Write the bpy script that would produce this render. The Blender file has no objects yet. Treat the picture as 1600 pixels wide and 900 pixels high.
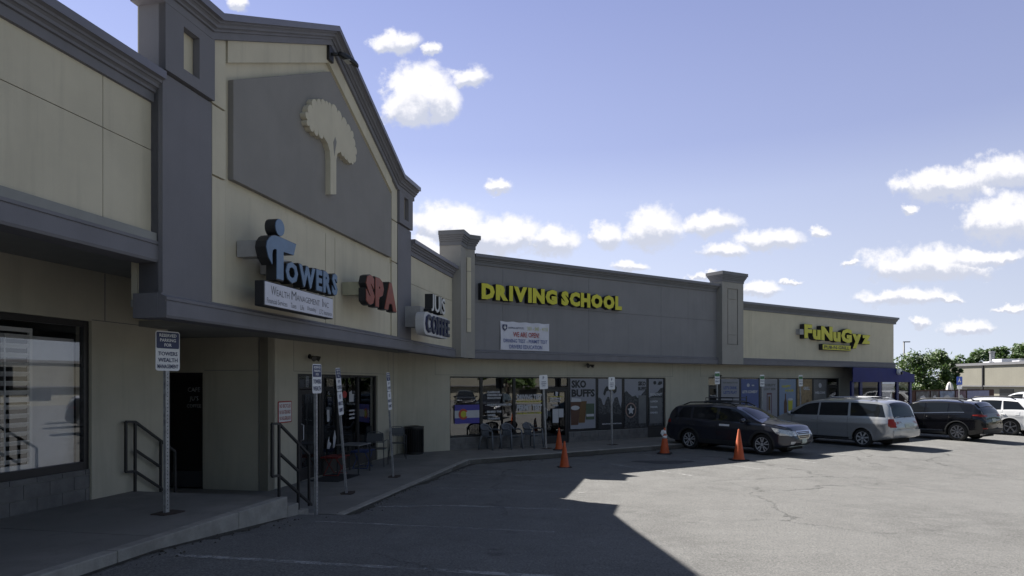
import bpy, bmesh, math, random
from mathutils import Vector, Matrix
from mathutils.bvhtree import BVHTree
R = math.radians
sc = bpy.context.scene
C = sc.collection
rnd = random.Random(7)

# ------------------------------------------------------------------ camera, sky, sun, exposure
FPX, HPX, CAMZ = 1035.0, 598.0, 2.35          # focal length in photo pixels, horizon row, eye height
cd = bpy.data.cameras.new('camera'); cam = bpy.data.objects.new('camera', cd); C.objects.link(cam)
cam.location = (0, 0, CAMZ); cam.rotation_euler = (R(90), 0, 0)
cd.sensor_width = 36; cd.lens = FPX / 1600 * 36; cd.shift_y = (HPX - 450) / 1600
cd.clip_start = .05; cd.clip_end = 4000
sc.camera = cam
SUNL = Vector((.594, -.665, -1)).normalized()   # direction the sunlight travels
sd = bpy.data.lights.new('sun', 'SUN'); sun = bpy.data.objects.new('sun', sd); C.objects.link(sun)
sd.energy = 5.0; sd.angle = R(.5); sd.color = (1, .955, .88)
sun.rotation_euler = SUNL.to_track_quat('-Z', 'Y').to_euler(); sun.location = (-20, 30, 40)
SKY_STRENGTH = .05; SKY_TINT = (.98, .92, .83, 1)
HOR, MID, TOPC = (6.3, 6.9, 8.0, 1), (3.45, 4.05, 6.4, 1), (2.05, 2.5, 4.8, 1)
vs = sc.view_settings; vs.view_transform = 'Standard'; vs.look = 'None'; vs.gamma = 1; vs.use_curve_mapping = False
vs.exposure = 1.2
sc.cycles.use_denoising = True
sc.cycles.max_bounces = 8; sc.cycles.transparent_max_bounces = 12; sc.cycles.glossy_bounces = 4
sc.cycles.sample_clamp_indirect = 6

def N(nt, t, **kw):
    n = nt.nodes.new(t)
    for k, v in kw.items():
        if k in n.bl_rna.properties: setattr(n, k, v)
        else: n.inputs[k].default_value = v
    return n
def MATH(nt, op, a, b=None, c=None, clamp=False):
    n = nt.nodes.new('ShaderNodeMath'); n.operation = op; n.use_clamp = clamp
    for i, v in enumerate((a, b, c)):
        if v is None: continue
        if isinstance(v, (int, float)): n.inputs[i].default_value = v
        else: nt.links.new(v, n.inputs[i])
    return n.outputs[0]
def VM(nt, op, a, b=None):
    n = nt.nodes.new('ShaderNodeVectorMath'); n.operation = op
    for i, v in enumerate((a, b)):
        if v is None: continue
        if isinstance(v, (tuple, list)): n.inputs[i].default_value = v
        else: nt.links.new(v, n.inputs[i])
    return n
def MIX(nt, f, a, b, mode='MIX'):
    n = nt.nodes.new('ShaderNodeMix'); n.data_type = 'RGBA'; n.blend_type = mode
    for k, v in ((0, f), (6, a), (7, b)):
        if isinstance(v, (int, float)): n.inputs[k].default_value = v
        elif isinstance(v, (tuple, list)): n.inputs[k].default_value = tuple(v) if len(v) == 4 else tuple(v) + (1,)
        else: nt.links.new(v, n.inputs[k])
    return n.outputs[2]
def RAMP(nt, f, lo, hi):
    n = nt.nodes.new('ShaderNodeMapRange'); n.interpolation_type = 'SMOOTHSTEP'; n.clamp = True
    nt.links.new(f, n.inputs[0]); n.inputs[1].default_value = lo; n.inputs[2].default_value = hi
    return n.outputs[0]

def build_world():
    w = bpy.data.worlds.new('World'); sc.world = w; w.use_nodes = True
    nt = w.node_tree; nt.nodes.clear(); L = nt.links.new
    sky = nt.nodes.new('ShaderNodeTexSky'); sky.sky_type = 'NISHITA'; sky.sun_disc = False
    el = math.asin(-SUNL.z); az = math.atan2(-SUNL.x, -SUNL.y)
    sky.sun_elevation = el; sky.sun_rotation = az
    sky.altitude = 1600; sky.air_density = 1.0; sky.dust_density = 1.2; sky.ozone_density = 2.2
    tint = MIX(nt, 1.0, sky.outputs[0], SKY_TINT, 'MULTIPLY')
    geo = N(nt, 'ShaderNodeTexCoord'); D = geo.outputs['Generated']
    sx = nt.nodes.new('ShaderNodeSeparateXYZ'); L(D, sx.inputs[0])
    X, Y, Z = sx.outputs
    # the flat cloud deck: direction -> azimuth-like and elevation-like numbers about the +Y quarter
    ys = MATH(nt, 'MAXIMUM', Y, .05)
    u = MATH(nt, 'DIVIDE', X, ys); v = MATH(nt, 'DIVIDE', Z, ys)
    cb = nt.nodes.new('ShaderNodeCombineXYZ'); L(u, cb.inputs[0]); L(v, cb.inputs[1]); UV = cb.outputs[0]
    n1 = N(nt, 'ShaderNodeTexNoise', Scale=16.0, Detail=7.0, Roughness=.62); L(UV, n1.inputs['Vector'])
    n2 = N(nt, 'ShaderNodeTexNoise', Scale=44.0, Detail=5.0, Roughness=.6); L(UV, n2.inputs['Vector'])
    warp = VM(nt, 'SCALE', VM(nt, 'SUBTRACT', n1.outputs['Color'], (.5, .5, .5)).outputs[0]); warp.inputs[3].default_value = .036
    warp2 = VM(nt, 'SCALE', VM(nt, 'SUBTRACT', n2.outputs['Color'], (.5, .5, .5)).outputs[0]); warp2.inputs[3].default_value = .020
    UW = VM(nt, 'ADD', VM(nt, 'ADD', UV, warp.outputs[0]).outputs[0], warp2.outputs[0]).outputs[0]
    ell = [(655,140,55,42),(640,175,45,30),(690,165,30,30),(618,68,38,18),(675,78,18,9),(733,122,34,17),(780,295,24,11),
           (700,352,68,32),(775,372,85,30),(866,378,46,24),(660,395,50,22),(946,368,24,24),(1020,360,48,34),(1112,352,48,21),(1200,378,60,17),(1130,394,44,11),
           (985,417,30,10),(1280,365,17,10),(1480,292,95,24),(1565,272,60,26),(1572,345,75,38),(1450,415,108,28),(1535,402,70,12),(1415,466,76,14),
           (1515,512,42,13),(1440,505,20,8),(1185,451,40,12),(372,8,20,13),(1580,481,30,6),(1425,325,14,8),(1330,412,18,5),(1240,440,20,4),(1100,430,30,5),(1485,470,25,6)]
    def VR_(src, x0, x1, y0=0.0, y1=1.0):
        m_ = nt.nodes.new('ShaderNodeMapRange'); m_.clamp = True; L(src, m_.inputs[0])
        for k_, v_ in enumerate((x0, x1, y0, y1)): m_.inputs[k_+1].default_value = v_
        return m_.outputs[0]
    best = None
    for (px, py, rx, ry) in ell:
        cu, cv = (px - 800) / FPX, (HPX - py) / FPX
        s = VM(nt, 'SUBTRACT', UW, (cu, cv, 0)).outputs[0]
        s = VM(nt, 'DIVIDE', s, (rx / FPX * 1.14, ry / FPX * 1.36, 1)).outputs[0]
        dn = VM(nt, 'MULTIPLY', VM(nt, 'MINIMUM', s, (0, 0, 0)).outputs[0], (0, .22, 0)).outputs[0]   # flatter base
        s = VM(nt, 'ADD', s, dn).outputs[0]
        f = MATH(nt, 'SUBTRACT', 1.0, VM(nt, 'LENGTH', s).outputs['Value'])
        sp = nt.nodes.new('ShaderNodeSeparateXYZ'); L(s, sp.inputs[0]); wgt = MATH(nt, 'MAXIMUM', f, 0.0)
        sw = wgt if best is None else MATH(nt, 'ADD', sw, wgt)
        sy = MATH(nt, 'MULTIPLY', wgt, sp.outputs[1]) if best is None else MATH(nt, 'MULTIPLY_ADD', wgt, sp.outputs[1], sy)
        best = f if best is None else MATH(nt, 'MAXIMUM', best, f)
    inner = MATH(nt, 'ADD', best, MATH(nt, 'MULTIPLY', MATH(nt, 'SUBTRACT', n2.outputs[0], .5), .95))
    front = MATH(nt, 'MULTIPLY', RAMP(nt, inner, .0, .46), VR_(n1.outputs[0], .22, .45, .88, 1.0))
    # generic fair-weather clouds everywhere else (seen only in reflections)
    zs = MATH(nt, 'ADD', MATH(nt, 'MAXIMUM', Z, 0.0), .12)
    gx = MATH(nt, 'DIVIDE', X, zs); gy = MATH(nt, 'DIVIDE', Y, zs)
    cb2 = nt.nodes.new('ShaderNodeCombineXYZ'); L(gx, cb2.inputs[0]); L(gy, cb2.inputs[1])
    g = N(nt, 'ShaderNodeTexNoise', Scale=.9, Detail=7.0, Roughness=.6); L(cb2.outputs[0], g.inputs['Vector'])
    back = RAMP(nt, g.outputs[0], .54, .66)
    side = RAMP(nt, Y, .3, .05)
    nside = nt.nodes.new('ShaderNodeMapRange'); L(Y, nside.inputs[0]); nside.inputs[1].default_value = .25; nside.inputs[2].default_value = .05; nside.clamp = True
    dens = MATH(nt, 'MAXIMUM', front, MATH(nt, 'MULTIPLY', back, nside.outputs[0]))
    ly = MATH(nt, 'DIVIDE', sy, MATH(nt, 'MAXIMUM', sw, .02))
    grey = RAMP(nt, MATH(nt, 'ADD', MATH(nt, 'MULTIPLY', n2.outputs[0], .9), ly), .12, .55)
    ccol = MIX(nt, grey, (5.6, 5.9, 6.9, 1), (9.2, 9.1, 9.3, 1))
    # paler sky toward the sun's side, deeper blue overhead and behind
    def VR(src, x0, x1, y0=0.0, y1=1.0):
        m_ = nt.nodes.new('ShaderNodeMapRange'); m_.clamp = True; L(src, m_.inputs[0])
        for k_, v_ in enumerate((x0, x1, y0, y1)): m_.inputs[k_+1].default_value = v_
        return m_.outputs[0]
    low = MIX(nt, VR(Z, .02, .33), HOR, MID); up = MIX(nt, VR(Z, .26, .55), low, TOPC)
    side_ = VR(X, -.5, .62, 1.5, .98); bright = VM(nt, 'SCALE', up); L(side_, bright.inputs[3])
    ff = MATH(nt, 'MULTIPLY', VR(Y, .15, .55), VR(Z, .82, .55))
    tint = MIX(nt, ff, tint, bright.outputs[0])
    col = MIX(nt, MATH(nt, 'MULTIPLY', dens, .95), tint, ccol)
    bg = nt.nodes.new('ShaderNodeBackground'); L(col, bg.inputs[0]); bg.inputs[1].default_value = SKY_STRENGTH
    out = nt.nodes.new('ShaderNodeOutputWorld'); L(bg.outputs[0], out.inputs[0])
build_world()

# ------------------------------------------------------------------ site frames
T1, T2 = R(11.36), R(56.36)
def frame(T):
    d = (math.sin(T), math.cos(T)); n = (math.cos(T), -math.sin(T))
    def W(u, c, z): return Vector((u * d[0] + c * n[0], u * d[1] + c * n[1], z))
    W.d = d; W.n = n; W.yaw = math.atan2(d[1], d[0])
    def px(c, x, y):                                   # photo point on the wall plane c -> (u, z)
        r = (x - 800) / FPX; Yd = c / (n[0] * r + n[1]); return Yd * (d[0] * r + d[1]), CAMZ + (HPX - y) * Yd / FPX
    W.px = px
    return W
W1, W2 = frame(T1), frame(T2)
I3 = lambda x, y, z: Vector((x, y, z))
def ground_pt(x, y, z):
    Yd = (CAMZ - z) * FPX / (y - HPX); return (x - 800) / FPX * Yd, Yd
def uc(W, X, Y): return W.d[0] * X + W.d[1] * Y, W.n[0] * X + W.n[1] * Y
def smooth(t): t = max(0, min(1, t)); return t * t * (3 - 2 * t)
KL_ = -4.93
def lot_z(x, y):
    u, c = uc(W1, x, y); u2, c2 = uc(W2, x, y)
    K = ((6.5, .47), (9.8, .25), (11.4, .19), (14, .10), (17, .03), (20, 0)); z = K[0][1] if u <= 6.5 else 0
    for (a, b), (e, f) in zip(K, K[1:]):
        if a < u <= e: z = b + (f - b)*(u - a)/(e - a)
    z *= 1 - .5*smooth((c - 4)/20)
    if u > 10.0: k = smooth((c - KL_)/1.8)*1.0; z = min(z, .12)*(1-k) + z*k
    return z - .16*smooth((c2 + 12.6)/5)*smooth((u2 - 12)/8)

# ------------------------------------------------------------------ materials
MATS = {}
def mat(name, col, rough=.6, metal=0.0, var=.06, vscale=3.0, bump=0.0, bscale=60.0, coat=0.0, streak=0.0, spec=.5, emit=None, col2=None, dirt=0.0):
    if name in MATS: return MATS[name]
    m = bpy.data.materials.new(name); m.use_nodes = True; nt = m.node_tree; L = nt.links.new
    b = nt.nodes['Principled BSDF']
    b.inputs['Roughness'].default_value = rough; b.inputs['Metallic'].default_value = metal
    b.inputs['Coat Weight'].default_value = coat; b.inputs['Coat Roughness'].default_value = .06
    b.inputs['Specular IOR Level'].default_value = spec
    g = nt.nodes.new('ShaderNodeNewGeometry'); P = g.outputs['Position']
    n = N(nt, 'ShaderNodeTexNoise', Scale=vscale, Detail=6.0, Roughness=.6); L(P, n.inputs['Vector'])
    f = RAMP(nt, n.outputs[0], .3, .7)
    lo = tuple(max(0, c * (1 - var)) for c in col); hi = tuple(min(1, c * (1 + var)) for c in (col2 or col))
    cc = MIX(nt, f, lo, hi)
    if streak:
        mp = N(nt, 'ShaderNodeMapping'); mp.inputs['Scale'].default_value = (3.2, 3.2, .22); L(P, mp.inputs[0])
        s = N(nt, 'ShaderNodeTexNoise', Scale=1.6, Detail=6.0, Roughness=.65); L(mp.outputs[0], s.inputs['Vector'])
        sf = RAMP(nt, s.outputs[0], .48, .75)
        cc = MIX(nt, MATH(nt, 'MULTIPLY', sf, streak), cc, tuple(c * .62 for c in col))
    if dirt:
        dn = N(nt, 'ShaderNodeTexNoise', Scale=1.1, Detail=8.0, Roughness=.7); L(P, dn.inputs['Vector'])
        cc = MIX(nt, MATH(nt, 'MULTIPLY', RAMP(nt, dn.outputs[0], .45, .72), dirt), cc, tuple(c * .5 for c in col))
    L(cc, b.inputs['Base Color'])
    if bump:
        bn = N(nt, 'ShaderNodeTexNoise', Scale=bscale, Detail=4.0, Roughness=.6); L(P, bn.inputs['Vector'])
        bp = N(nt, 'ShaderNodeBump', Strength=bump, Distance=.01); L(bn.outputs[0], bp.inputs['Height']); L(bp.outputs[0], b.inputs['Normal'])
    if emit: b.inputs['Emission Color'].default_value = emit[0] + (1,); b.inputs['Emission Strength'].default_value = emit[1]
    MATS[name] = m; return m
def glass_mat(name, tint=(1, 1, 1), refl=.10, dark=0.0, wob=.15):
    if name in MATS: return MATS[name]
    m = bpy.data.materials.new(name); m.use_nodes = True; nt = m.node_tree; L = nt.links.new; nt.nodes.clear()
    out = N(nt, 'ShaderNodeOutputMaterial'); tr = N(nt, 'ShaderNodeBsdfTransparent'); tr.inputs[0].default_value = tuple(tint) + (1,)
    gl = N(nt, 'ShaderNodeBsdfGlossy'); gl.inputs['Roughness'].default_value = .012; gl.inputs[0].default_value = (.95, .97, 1, 1)
    fr = N(nt, 'ShaderNodeFresnel'); fr.inputs[0].default_value = 1.55
    g = nt.nodes.new('ShaderNodeNewGeometry')
    n = N(nt, 'ShaderNodeTexNoise', Scale=.7, Detail=1.0); L(g.outputs['Position'], n.inputs['Vector'])
    bp = N(nt, 'ShaderNodeBump', Strength=wob, Distance=.02); L(n.outputs[0], bp.inputs['Height']); L(bp.outputs[0], gl.inputs['Normal'])
    f = MATH(nt, 'MULTIPLY', MATH(nt, 'ADD', fr.outputs[0], refl, clamp=True), MATH(nt, 'SUBTRACT', 1.0, g.outputs['Backfacing']))
    mx = N(nt, 'ShaderNodeMixShader'); L(f, mx.inputs[0]); L(tr.outputs[0], mx.inputs[1]); L(gl.outputs[0], mx.inputs[2])
    L(mx.outputs[0], out.inputs[0]); MATS[name] = m; return m

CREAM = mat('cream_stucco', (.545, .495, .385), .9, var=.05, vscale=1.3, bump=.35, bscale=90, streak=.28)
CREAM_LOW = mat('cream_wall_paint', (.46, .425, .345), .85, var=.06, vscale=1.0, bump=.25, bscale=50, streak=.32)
GREY = mat('grey_stucco', (.235, .235, .255), .9, var=.04, vscale=1.2, bump=.35, bscale=90, streak=.25)
SLATE = mat('slate_stucco', (.218, .214, .226), .9, var=.04, vscale=1.2, bump=.35, bscale=90, streak=.25)
TAUPE = mat('taupe_stucco', (.235, .222, .21), .92, var=.05, vscale=1.2, bump=.45, bscale=90, streak=.10)
PILA = mat('taupe_pilaster', (.30, .285, .265), .9, var=.05, vscale=1.2, bump=.35, bscale=90, streak=.25)
TRIM = mat('slate_trim', (.172, .168, .186), .8, var=.06, vscale=2.5, bump=.2, bscale=70, streak=.15)
CAP = mat('metal_coping', (.15, .147, .172), .45, var=.06, vscale=1.5, streak=.1)
TRIMN = mat('grey_cornice', (.16, .16, .17), .8, var=.06, vscale=2.5, bump=.2, streak=.15)
SOFF = mat('soffit_paint', (.26, .26, .25), .9, var=.05, bump=.2)
CMU = mat('block_base', (.15, .145, .145), .95, var=.14, vscale=5, bump=.6, bscale=40, dirt=.3)
MORTAR = mat('mortar', (.20, .195, .19), .95)
BRONZE = mat('dark_bronze_frame', (.022, .02, .022), .4, var=.1)
BLACK = mat('black_metal', (.018, .018, .02), .45, var=.15)
CONC = mat('sidewalk_concrete', (.20, .192, .18), .92, var=.16, vscale=2.2, bump=.4, bscale=35, dirt=.6)
KERB = mat('kerb_concrete', (.30, .285, .26), .92, var=.16, vscale=4, bump=.5, bscale=30, dirt=.5)
ROOFM = mat('roof_membrane', (.35, .34, .33), .9)
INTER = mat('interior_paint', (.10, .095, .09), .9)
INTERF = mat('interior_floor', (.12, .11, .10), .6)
GLASS = glass_mat('storefront_glass', (.55, .56, .58), .10)
GLASSM = glass_mat('reflective_glass', (.62, .63, .65), .12)
GLASSL = glass_mat('office_glass', (.95, .95, .96), .09, wob=.05)
STEEL = mat('galvanised_post', (.34, .34, .35), .5, .6, var=.2, vscale=14)
WHITEP = mat('white_sign_sheet', (.72, .72, .74), .45, var=.03)
NAVY = mat('navy_print', (.035, .04, .10), .5)
WHITE = mat('white_plastic', (.75, .75, .75), .4)
OFFW = mat('off_white_metal', (.62, .62, .66), .5, var=.06, dirt=.25)
RED = mat('red_print', (.35, .035, .03), .5)

# ------------------------------------------------------------------ mesh building
class MB:
    def __init__(s, tf=I3): s.v = []; s.f = []; s.tf = tf
    def add(s, pts, faces, tf=None):
        o = len(s.v); tf = tf or s.tf; s.v += [tf(*p) for p in pts]; s.f += [[o + i for i in f] for f in faces]; return s
    def box(s, x0, x1, y0, y1, z0, z1, tf=None):
        p = [(x0,y0,z0),(x1,y0,z0),(x1,y1,z0),(x0,y1,z0),(x0,y0,z1),(x1,y0,z1),(x1,y1,z1),(x0,y1,z1)]
        return s.add(p, [(0,3,2,1),(4,5,6,7),(0,1,5,4),(1,2,6,5),(2,3,7,6),(3,0,4,7)], tf)
    def prism(s, poly, c0, c1, tf=None):      # poly in (x,z), extruded along y from c0 to c1
        n = len(poly); p = [(a, c0, b) for a, b in poly] + [(a, c1, b) for a, b in poly]
        return s.add(p, [list(range(n)), list(range(2*n-1, n-1, -1))] + [[i, (i+1) % n, n+(i+1) % n, n+i] for i in range(n)], tf)
    def slab(s, poly, z0, z1, tf=None):       # poly in (x,y)
        n = len(poly); p = [(a, b, z0) for a, b in poly] + [(a, b, z1) for a, b in poly]
        return s.add(p, [list(range(n)), list(range(2*n-1, n-1, -1))] + [[i, (i+1) % n, n+(i+1) % n, n+i] for i in range(n)], tf)
    def bar(s, a, b, w, h=None, tf=None, up=(0, 0, 1)):   # square bar between two points
        a = Vector(a); b = Vector(b); h = h or w; d = (b - a).normalized(); up = Vector(up)
        if abs(d.dot(up)) > .98: up = Vector((0, 1, 0))
        sx = d.cross(up).normalized(); sy = sx.cross(d).normalized(); p = []
        for q in (a, b):
            for i, j in ((-1,-1),(1,-1),(1,1),(-1,1)): p.append(tuple(q + sx*i*w/2 + sy*j*h/2))
        return s.add(p, [(0,1,2,3),(7,6,5,4),(0,4,5,1),(1,5,6,2),(2,6,7,3),(3,7,4,0)], tf)
    def tube(s, pts, r, n=8, tf=None, closed=False):
        pts = [Vector(p) for p in pts]; P = []; m = len(pts); rr = r if isinstance(r, (list, tuple)) else [r]*m; up0 = None
        for i, q in enumerate(pts):
            a = pts[(i-1) % m] if closed else pts[max(0, i-1)]; b = pts[(i+1) % m] if closed else pts[min(m-1, i+1)]
            d = (b - a).normalized()
            if up0 is None: up0 = Vector((0,0,1)) if abs(d.z) < .9 else Vector((1,0,0))
            sx = d.cross(up0).normalized(); sy = sx.cross(d).normalized(); up0 = sy
            for k in range(n): t = 2*math.pi*k/n; P.append(tuple(q + (sx*math.cos(t) + sy*math.sin(t))*rr[i]))
        F = []; last = m if closed else m-1
        for i in range(last):
            for k in range(n): a = i*n+k; b = i*n+(k+1) % n; j = ((i+1) % m)*n; F.append([a, b, j+(k+1) % n, j+k])
        if not closed: F += [list(range(n))[::-1], list(range((m-1)*n, m*n))]
        return s.add(P, F, tf)
    def lathe(s, prof, n=24, axis='z', cen=(0,0,0), tf=None):   # prof: (radius, height)
        P = []; m = len(prof)
        for r, h in prof:
            for k in range(n):
                t = 2*math.pi*k/n; a, b = r*math.cos(t), r*math.sin(t)
                P.append((cen[0]+a, cen[1]+b, cen[2]+h) if axis == 'z' else (cen[0]+a, cen[1]+h, cen[2]+b))
        F = []
        for i in range(m-1):
            for k in range(n): F.append([i*n+k, i*n+(k+1) % n, (i+1)*n+(k+1) % n, (i+1)*n+k])
        if prof[0][0] > 1e-4: F.append(list(range(n))[::-1])
        if prof[-1][0] > 1e-4: F.append(list(range((m-1)*n, m*n)))
        return s.add(P, F, tf)
    def build(s, name, m, parent=None, local=False, smooth=False, bevel=0, label=None, nonormal=False, weld=False):
        me = bpy.data.meshes.new(name); me.from_pydata([tuple(v) for v in s.v], [], s.f); me.validate()
        bm = bmesh.new(); bm.from_mesh(me)
        if weld: bmesh.ops.remove_doubles(bm, verts=bm.verts, dist=1e-5)
        if not nonormal: bmesh.ops.recalc_face_normals(bm, faces=bm.faces)
        if bevel:
            bmesh.ops.bevel(bm, geom=list(bm.edges), offset=bevel, segments=2, affect='EDGES', profile=.5, clamp_overlap=True)
        bm.to_mesh(me); bm.free()
        if smooth:
            for p in me.polygons: p.use_smooth = True
            if smooth is not True:
                me.set_sharp_from_angle(angle=R(smooth))
        me.materials.append(m)
        o = bpy.data.objects.new(name, me); C.objects.link(o)
        if parent is not None:
            o.parent = parent
            if not local: o.matrix_parent_inverse = Matrix.Identity(4); o.location = -world_loc(parent)
        if label: o['label'] = label
        return o
def world_loc(o):
    l = Vector(o.location); p = o.parent
    while p is not None: l = l + Vector(p.location); p = p.parent
    return l
def thing(name, label, cat, loc=(0, 0, 0), rz=0, group=None):
    o = bpy.data.objects.new(name, None); C.objects.link(o); o.location = loc; o.rotation_euler = (0, 0, rz); o.empty_display_size = .3
    tag(o, label, cat, group); return o
def tag(o, label, cat, group=None, kind=None):
    o['label'] = label; o['category'] = cat
    if group: o['group'] = group
    if kind: o['kind'] = kind
    return o
def structure(o): o['kind'] = 'structure'; return o
def recenter(o):                                   # put a one-mesh thing's origin at its base
    vs_ = [v.co for v in o.data.vertices]
    c = Vector((sum(v.x for v in vs_)/len(vs_), sum(v.y for v in vs_)/len(vs_), min(v.z for v in vs_)))
    for v in o.data.vertices: v.co -= c
    o.location = Vector(o.location) + c; return o
def dup(root, loc, rz, label, group=None):
    def cp(o, par):
        c = o.copy(); C.objects.link(c); c.parent = par
        for ch in o.children: cp(ch, c)
        return c
    r = cp(root, None); r.location = loc; r.rotation_euler = (0, 0, rz); r['label'] = label
    if group: r['group'] = group
    return r

_txt = {}
def text_geo(s, bold=0.0, depth=0.0, res=2):
    k = (s, bold, depth, res)
    if k in _txt: return _txt[k]
    cu = bpy.data.curves.new('t', 'FONT'); cu.body = s; cu.size = 1; cu.offset = bold; cu.extrude = depth; cu.resolution_u = res
    ob = bpy.data.objects.new('t', cu); C.objects.link(ob)
    me = bpy.data.meshes.new_from_object(ob.evaluated_get(bpy.context.evaluated_depsgraph_get()))
    v = [tuple(x.co) for x in me.vertices]; f = [list(p.vertices) for p in me.polygons]
    bpy.data.objects.remove(ob); bpy.data.curves.remove(cu); bpy.data.meshes.remove(me)
    x0 = min(p[0] for p in v); x1 = max(p[0] for p in v); y0 = min(p[1] for p in v); y1 = max(p[1] for p in v)
    _txt[k] = ([((p[0]-x0)/(x1-x0), (p[1]-y0)/(y1-y0), p[2]) for p in v], f, x1-x0, y1-y0)
    return _txt[k]
def put_text(mb, s, x0, x1, z0, z1, y, bold=0.0, tf=None, depth=0.0, sgn=1):   # flat or extruded text in the xz plane at y
    v, f, w, h = text_geo(s, bold, .5 if depth else 0.0)
    mb.add([(x0 + a*(x1-x0), y + sgn*c*depth, z0 + b*(z1-z0)) for a, b, c in v], f, tf)
def put_line(mb, s, xc, z0, h, y, bold=0.0, tf=None, maxw=None, left=None):   # text by height, centred
    v, f, w, hh = text_geo(s, bold); ww = w/hh*h
    if maxw and ww > maxw: ww = maxw
    x0 = left if left is not None else xc - ww/2
    mb.add([(x0 + a*ww, y, z0 + b*h) for a, b, c in v], f, tf)

# ------------------------------------------------------------------ ground
def asphalt():
    m = bpy.data.materials.new('asphalt'); m.use_nodes = True; nt = m.node_tree; L = nt.links.new
    b = nt.nodes['Principled BSDF']; b.inputs['Roughness'].default_value = .93; b.inputs['Specular IOR Level'].default_value = .3
    P = nt.nodes.new('ShaderNodeNewGeometry').outputs['Position']
    def noise(s, d=6, r=.6):
        n = N(nt, 'ShaderNodeTexNoise', Scale=s, Detail=float(d), Roughness=r); L(P, n.inputs['Vector']); return n
    base = MIX(nt, RAMP(nt, noise(.35).outputs[0], .3, .7), (.125, .124, .122), (.160, .159, .156))
    base = MIX(nt, RAMP(nt, noise(1.7, 8, .7).outputs[0], .35, .75), base, (.176, .175, .172))
    agg = noise(42, 4, .85); ag = RAMP(nt, agg.outputs[0], .3, .72)
    base = MIX(nt, .75, base, MIX(nt, ag, (.35, .35, .36), (1.62, 1.62, 1.60)), 'MULTIPLY')
    vo = N(nt, 'ShaderNodeTexVoronoi', Scale=38.0); L(P, vo.inputs['Vector'])
    base = MIX(nt, MATH(nt, 'MULTIPLY', RAMP(nt, vo.outputs['Distance'], .30, .08), .28), base, (.36, .35, .33))
    # worn pale scuffs
    base = MIX(nt, MATH(nt, 'MULTIPLY', RAMP(nt, noise(.9, 9, .72).outputs[0], .62, .74), .35), base, (.29, .285, .27))
    # oil stains
    base = MIX(nt, MATH(nt, 'MULTIPLY', RAMP(nt, noise(1.3, 5, .6).outputs[0], .64, .74), .5), base, (.06, .06, .062))
    # cracks
    wv = VM(nt, 'SCALE', VM(nt, 'SUBTRACT', noise(.8, 6, .7).outputs['Color'], (.5, .5, .5)).outputs[0]); wv.inputs[3].default_value = 1.6
    pw = VM(nt, 'ADD', P, wv.outputs[0]).outputs[0]
    cr = N(nt, 'ShaderNodeTexVoronoi', Scale=.17); cr.feature = 'DISTANCE_TO_EDGE'; L(pw, cr.inputs['Vector'])
    crm = MATH(nt, 'MULTIPLY', RAMP(nt, cr.outputs['Distance'], .0035, .0012), RAMP(nt, noise(.22, 3).outputs[0], .44, .55))
    base = MIX(nt, MATH(nt, 'MULTIPLY', crm, .42), base, (.04, .04, .04))
    L(base, b.inputs['Base Color'])
    bp = N(nt, 'ShaderNodeBump', Strength=.8, Distance=.02); L(MATH(nt, 'SUBTRACT', agg.outputs[0], MATH(nt, 'MULTIPLY', crm, 2.0)), bp.inputs['Height']); L(bp.outputs[0], b.inputs['Normal'])
    return m
ASPH = asphalt()
def axis_pts():
    a = [-1500, -600, -250, -120, -60]; x = -36
    while x <= 44: a.append(x); x += .5 if -8 <= x < 22 else 1.0
    return a + [60, 90, 140, 260, 600, 1500]
ax = axis_pts(); mb = MB(); n = len(ax)
mb.v = [Vector((x, y, lot_z(x, y))) for y in ax for x in ax]
mb.f = [[j*n+i, j*n+i+1, (j+1)*n+i+1, (j+1)*n+i] for j in range(n-1) for i in range(n-1)]
structure(mb.build('parking_lot', ASPH, smooth=True))

C1W, C2W = -7.5, -19.03             # ground floor wall planes
KU, KL, K2 = -5.38, -4.93, -16.45   # upper kerb, lower kerb, kerb of the far walk
PZ, SZ = .60, .15
def isect(c1, c2):                  # the point on both plane c1 (frame 1) and c2 (frame 2)
    a, b = W1.n; c, d = W2.n; det = a*d - b*c
    return ((c1*d - b*c2)/det, (a*c2 - c*c1)/det)
# upper platform with three steps
mb = MB(W1)
for i, u in enumerate([-12, -6, -3.4, -.8, 1.8, 4.4, 6.6, 9.3]):
    if i: mb.box(pu + .006, u - .006, -10.0, KU - .16, -.3, PZ)
    pu = u
mb.box(-12, 9.28, -10.0, KU - .15, -.3, PZ - .02)
structure(mb.build('upper_walk', CONC, bevel=.006))
mb = MB(W1)
pu = -12
for u in (-6, -3, .5, 3.0, 5.95, 8.05, 9.3):
    mb.box(pu + .005, u - .005, KU - .155, KU, -.3, PZ + .002); pu = u
structure(mb.build('upper_kerb', KERB, bevel=.012))
mb = MB(W1)
for k in range(1, 4): mb.box(9.3 + .32*(k-1) + .003, 9.3 + .32*k, -9.4, KU, -.3, PZ - .15*k + (.012 if k == 3 else 0))
structure(mb.build('steps', KERB, bevel=.01))
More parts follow.
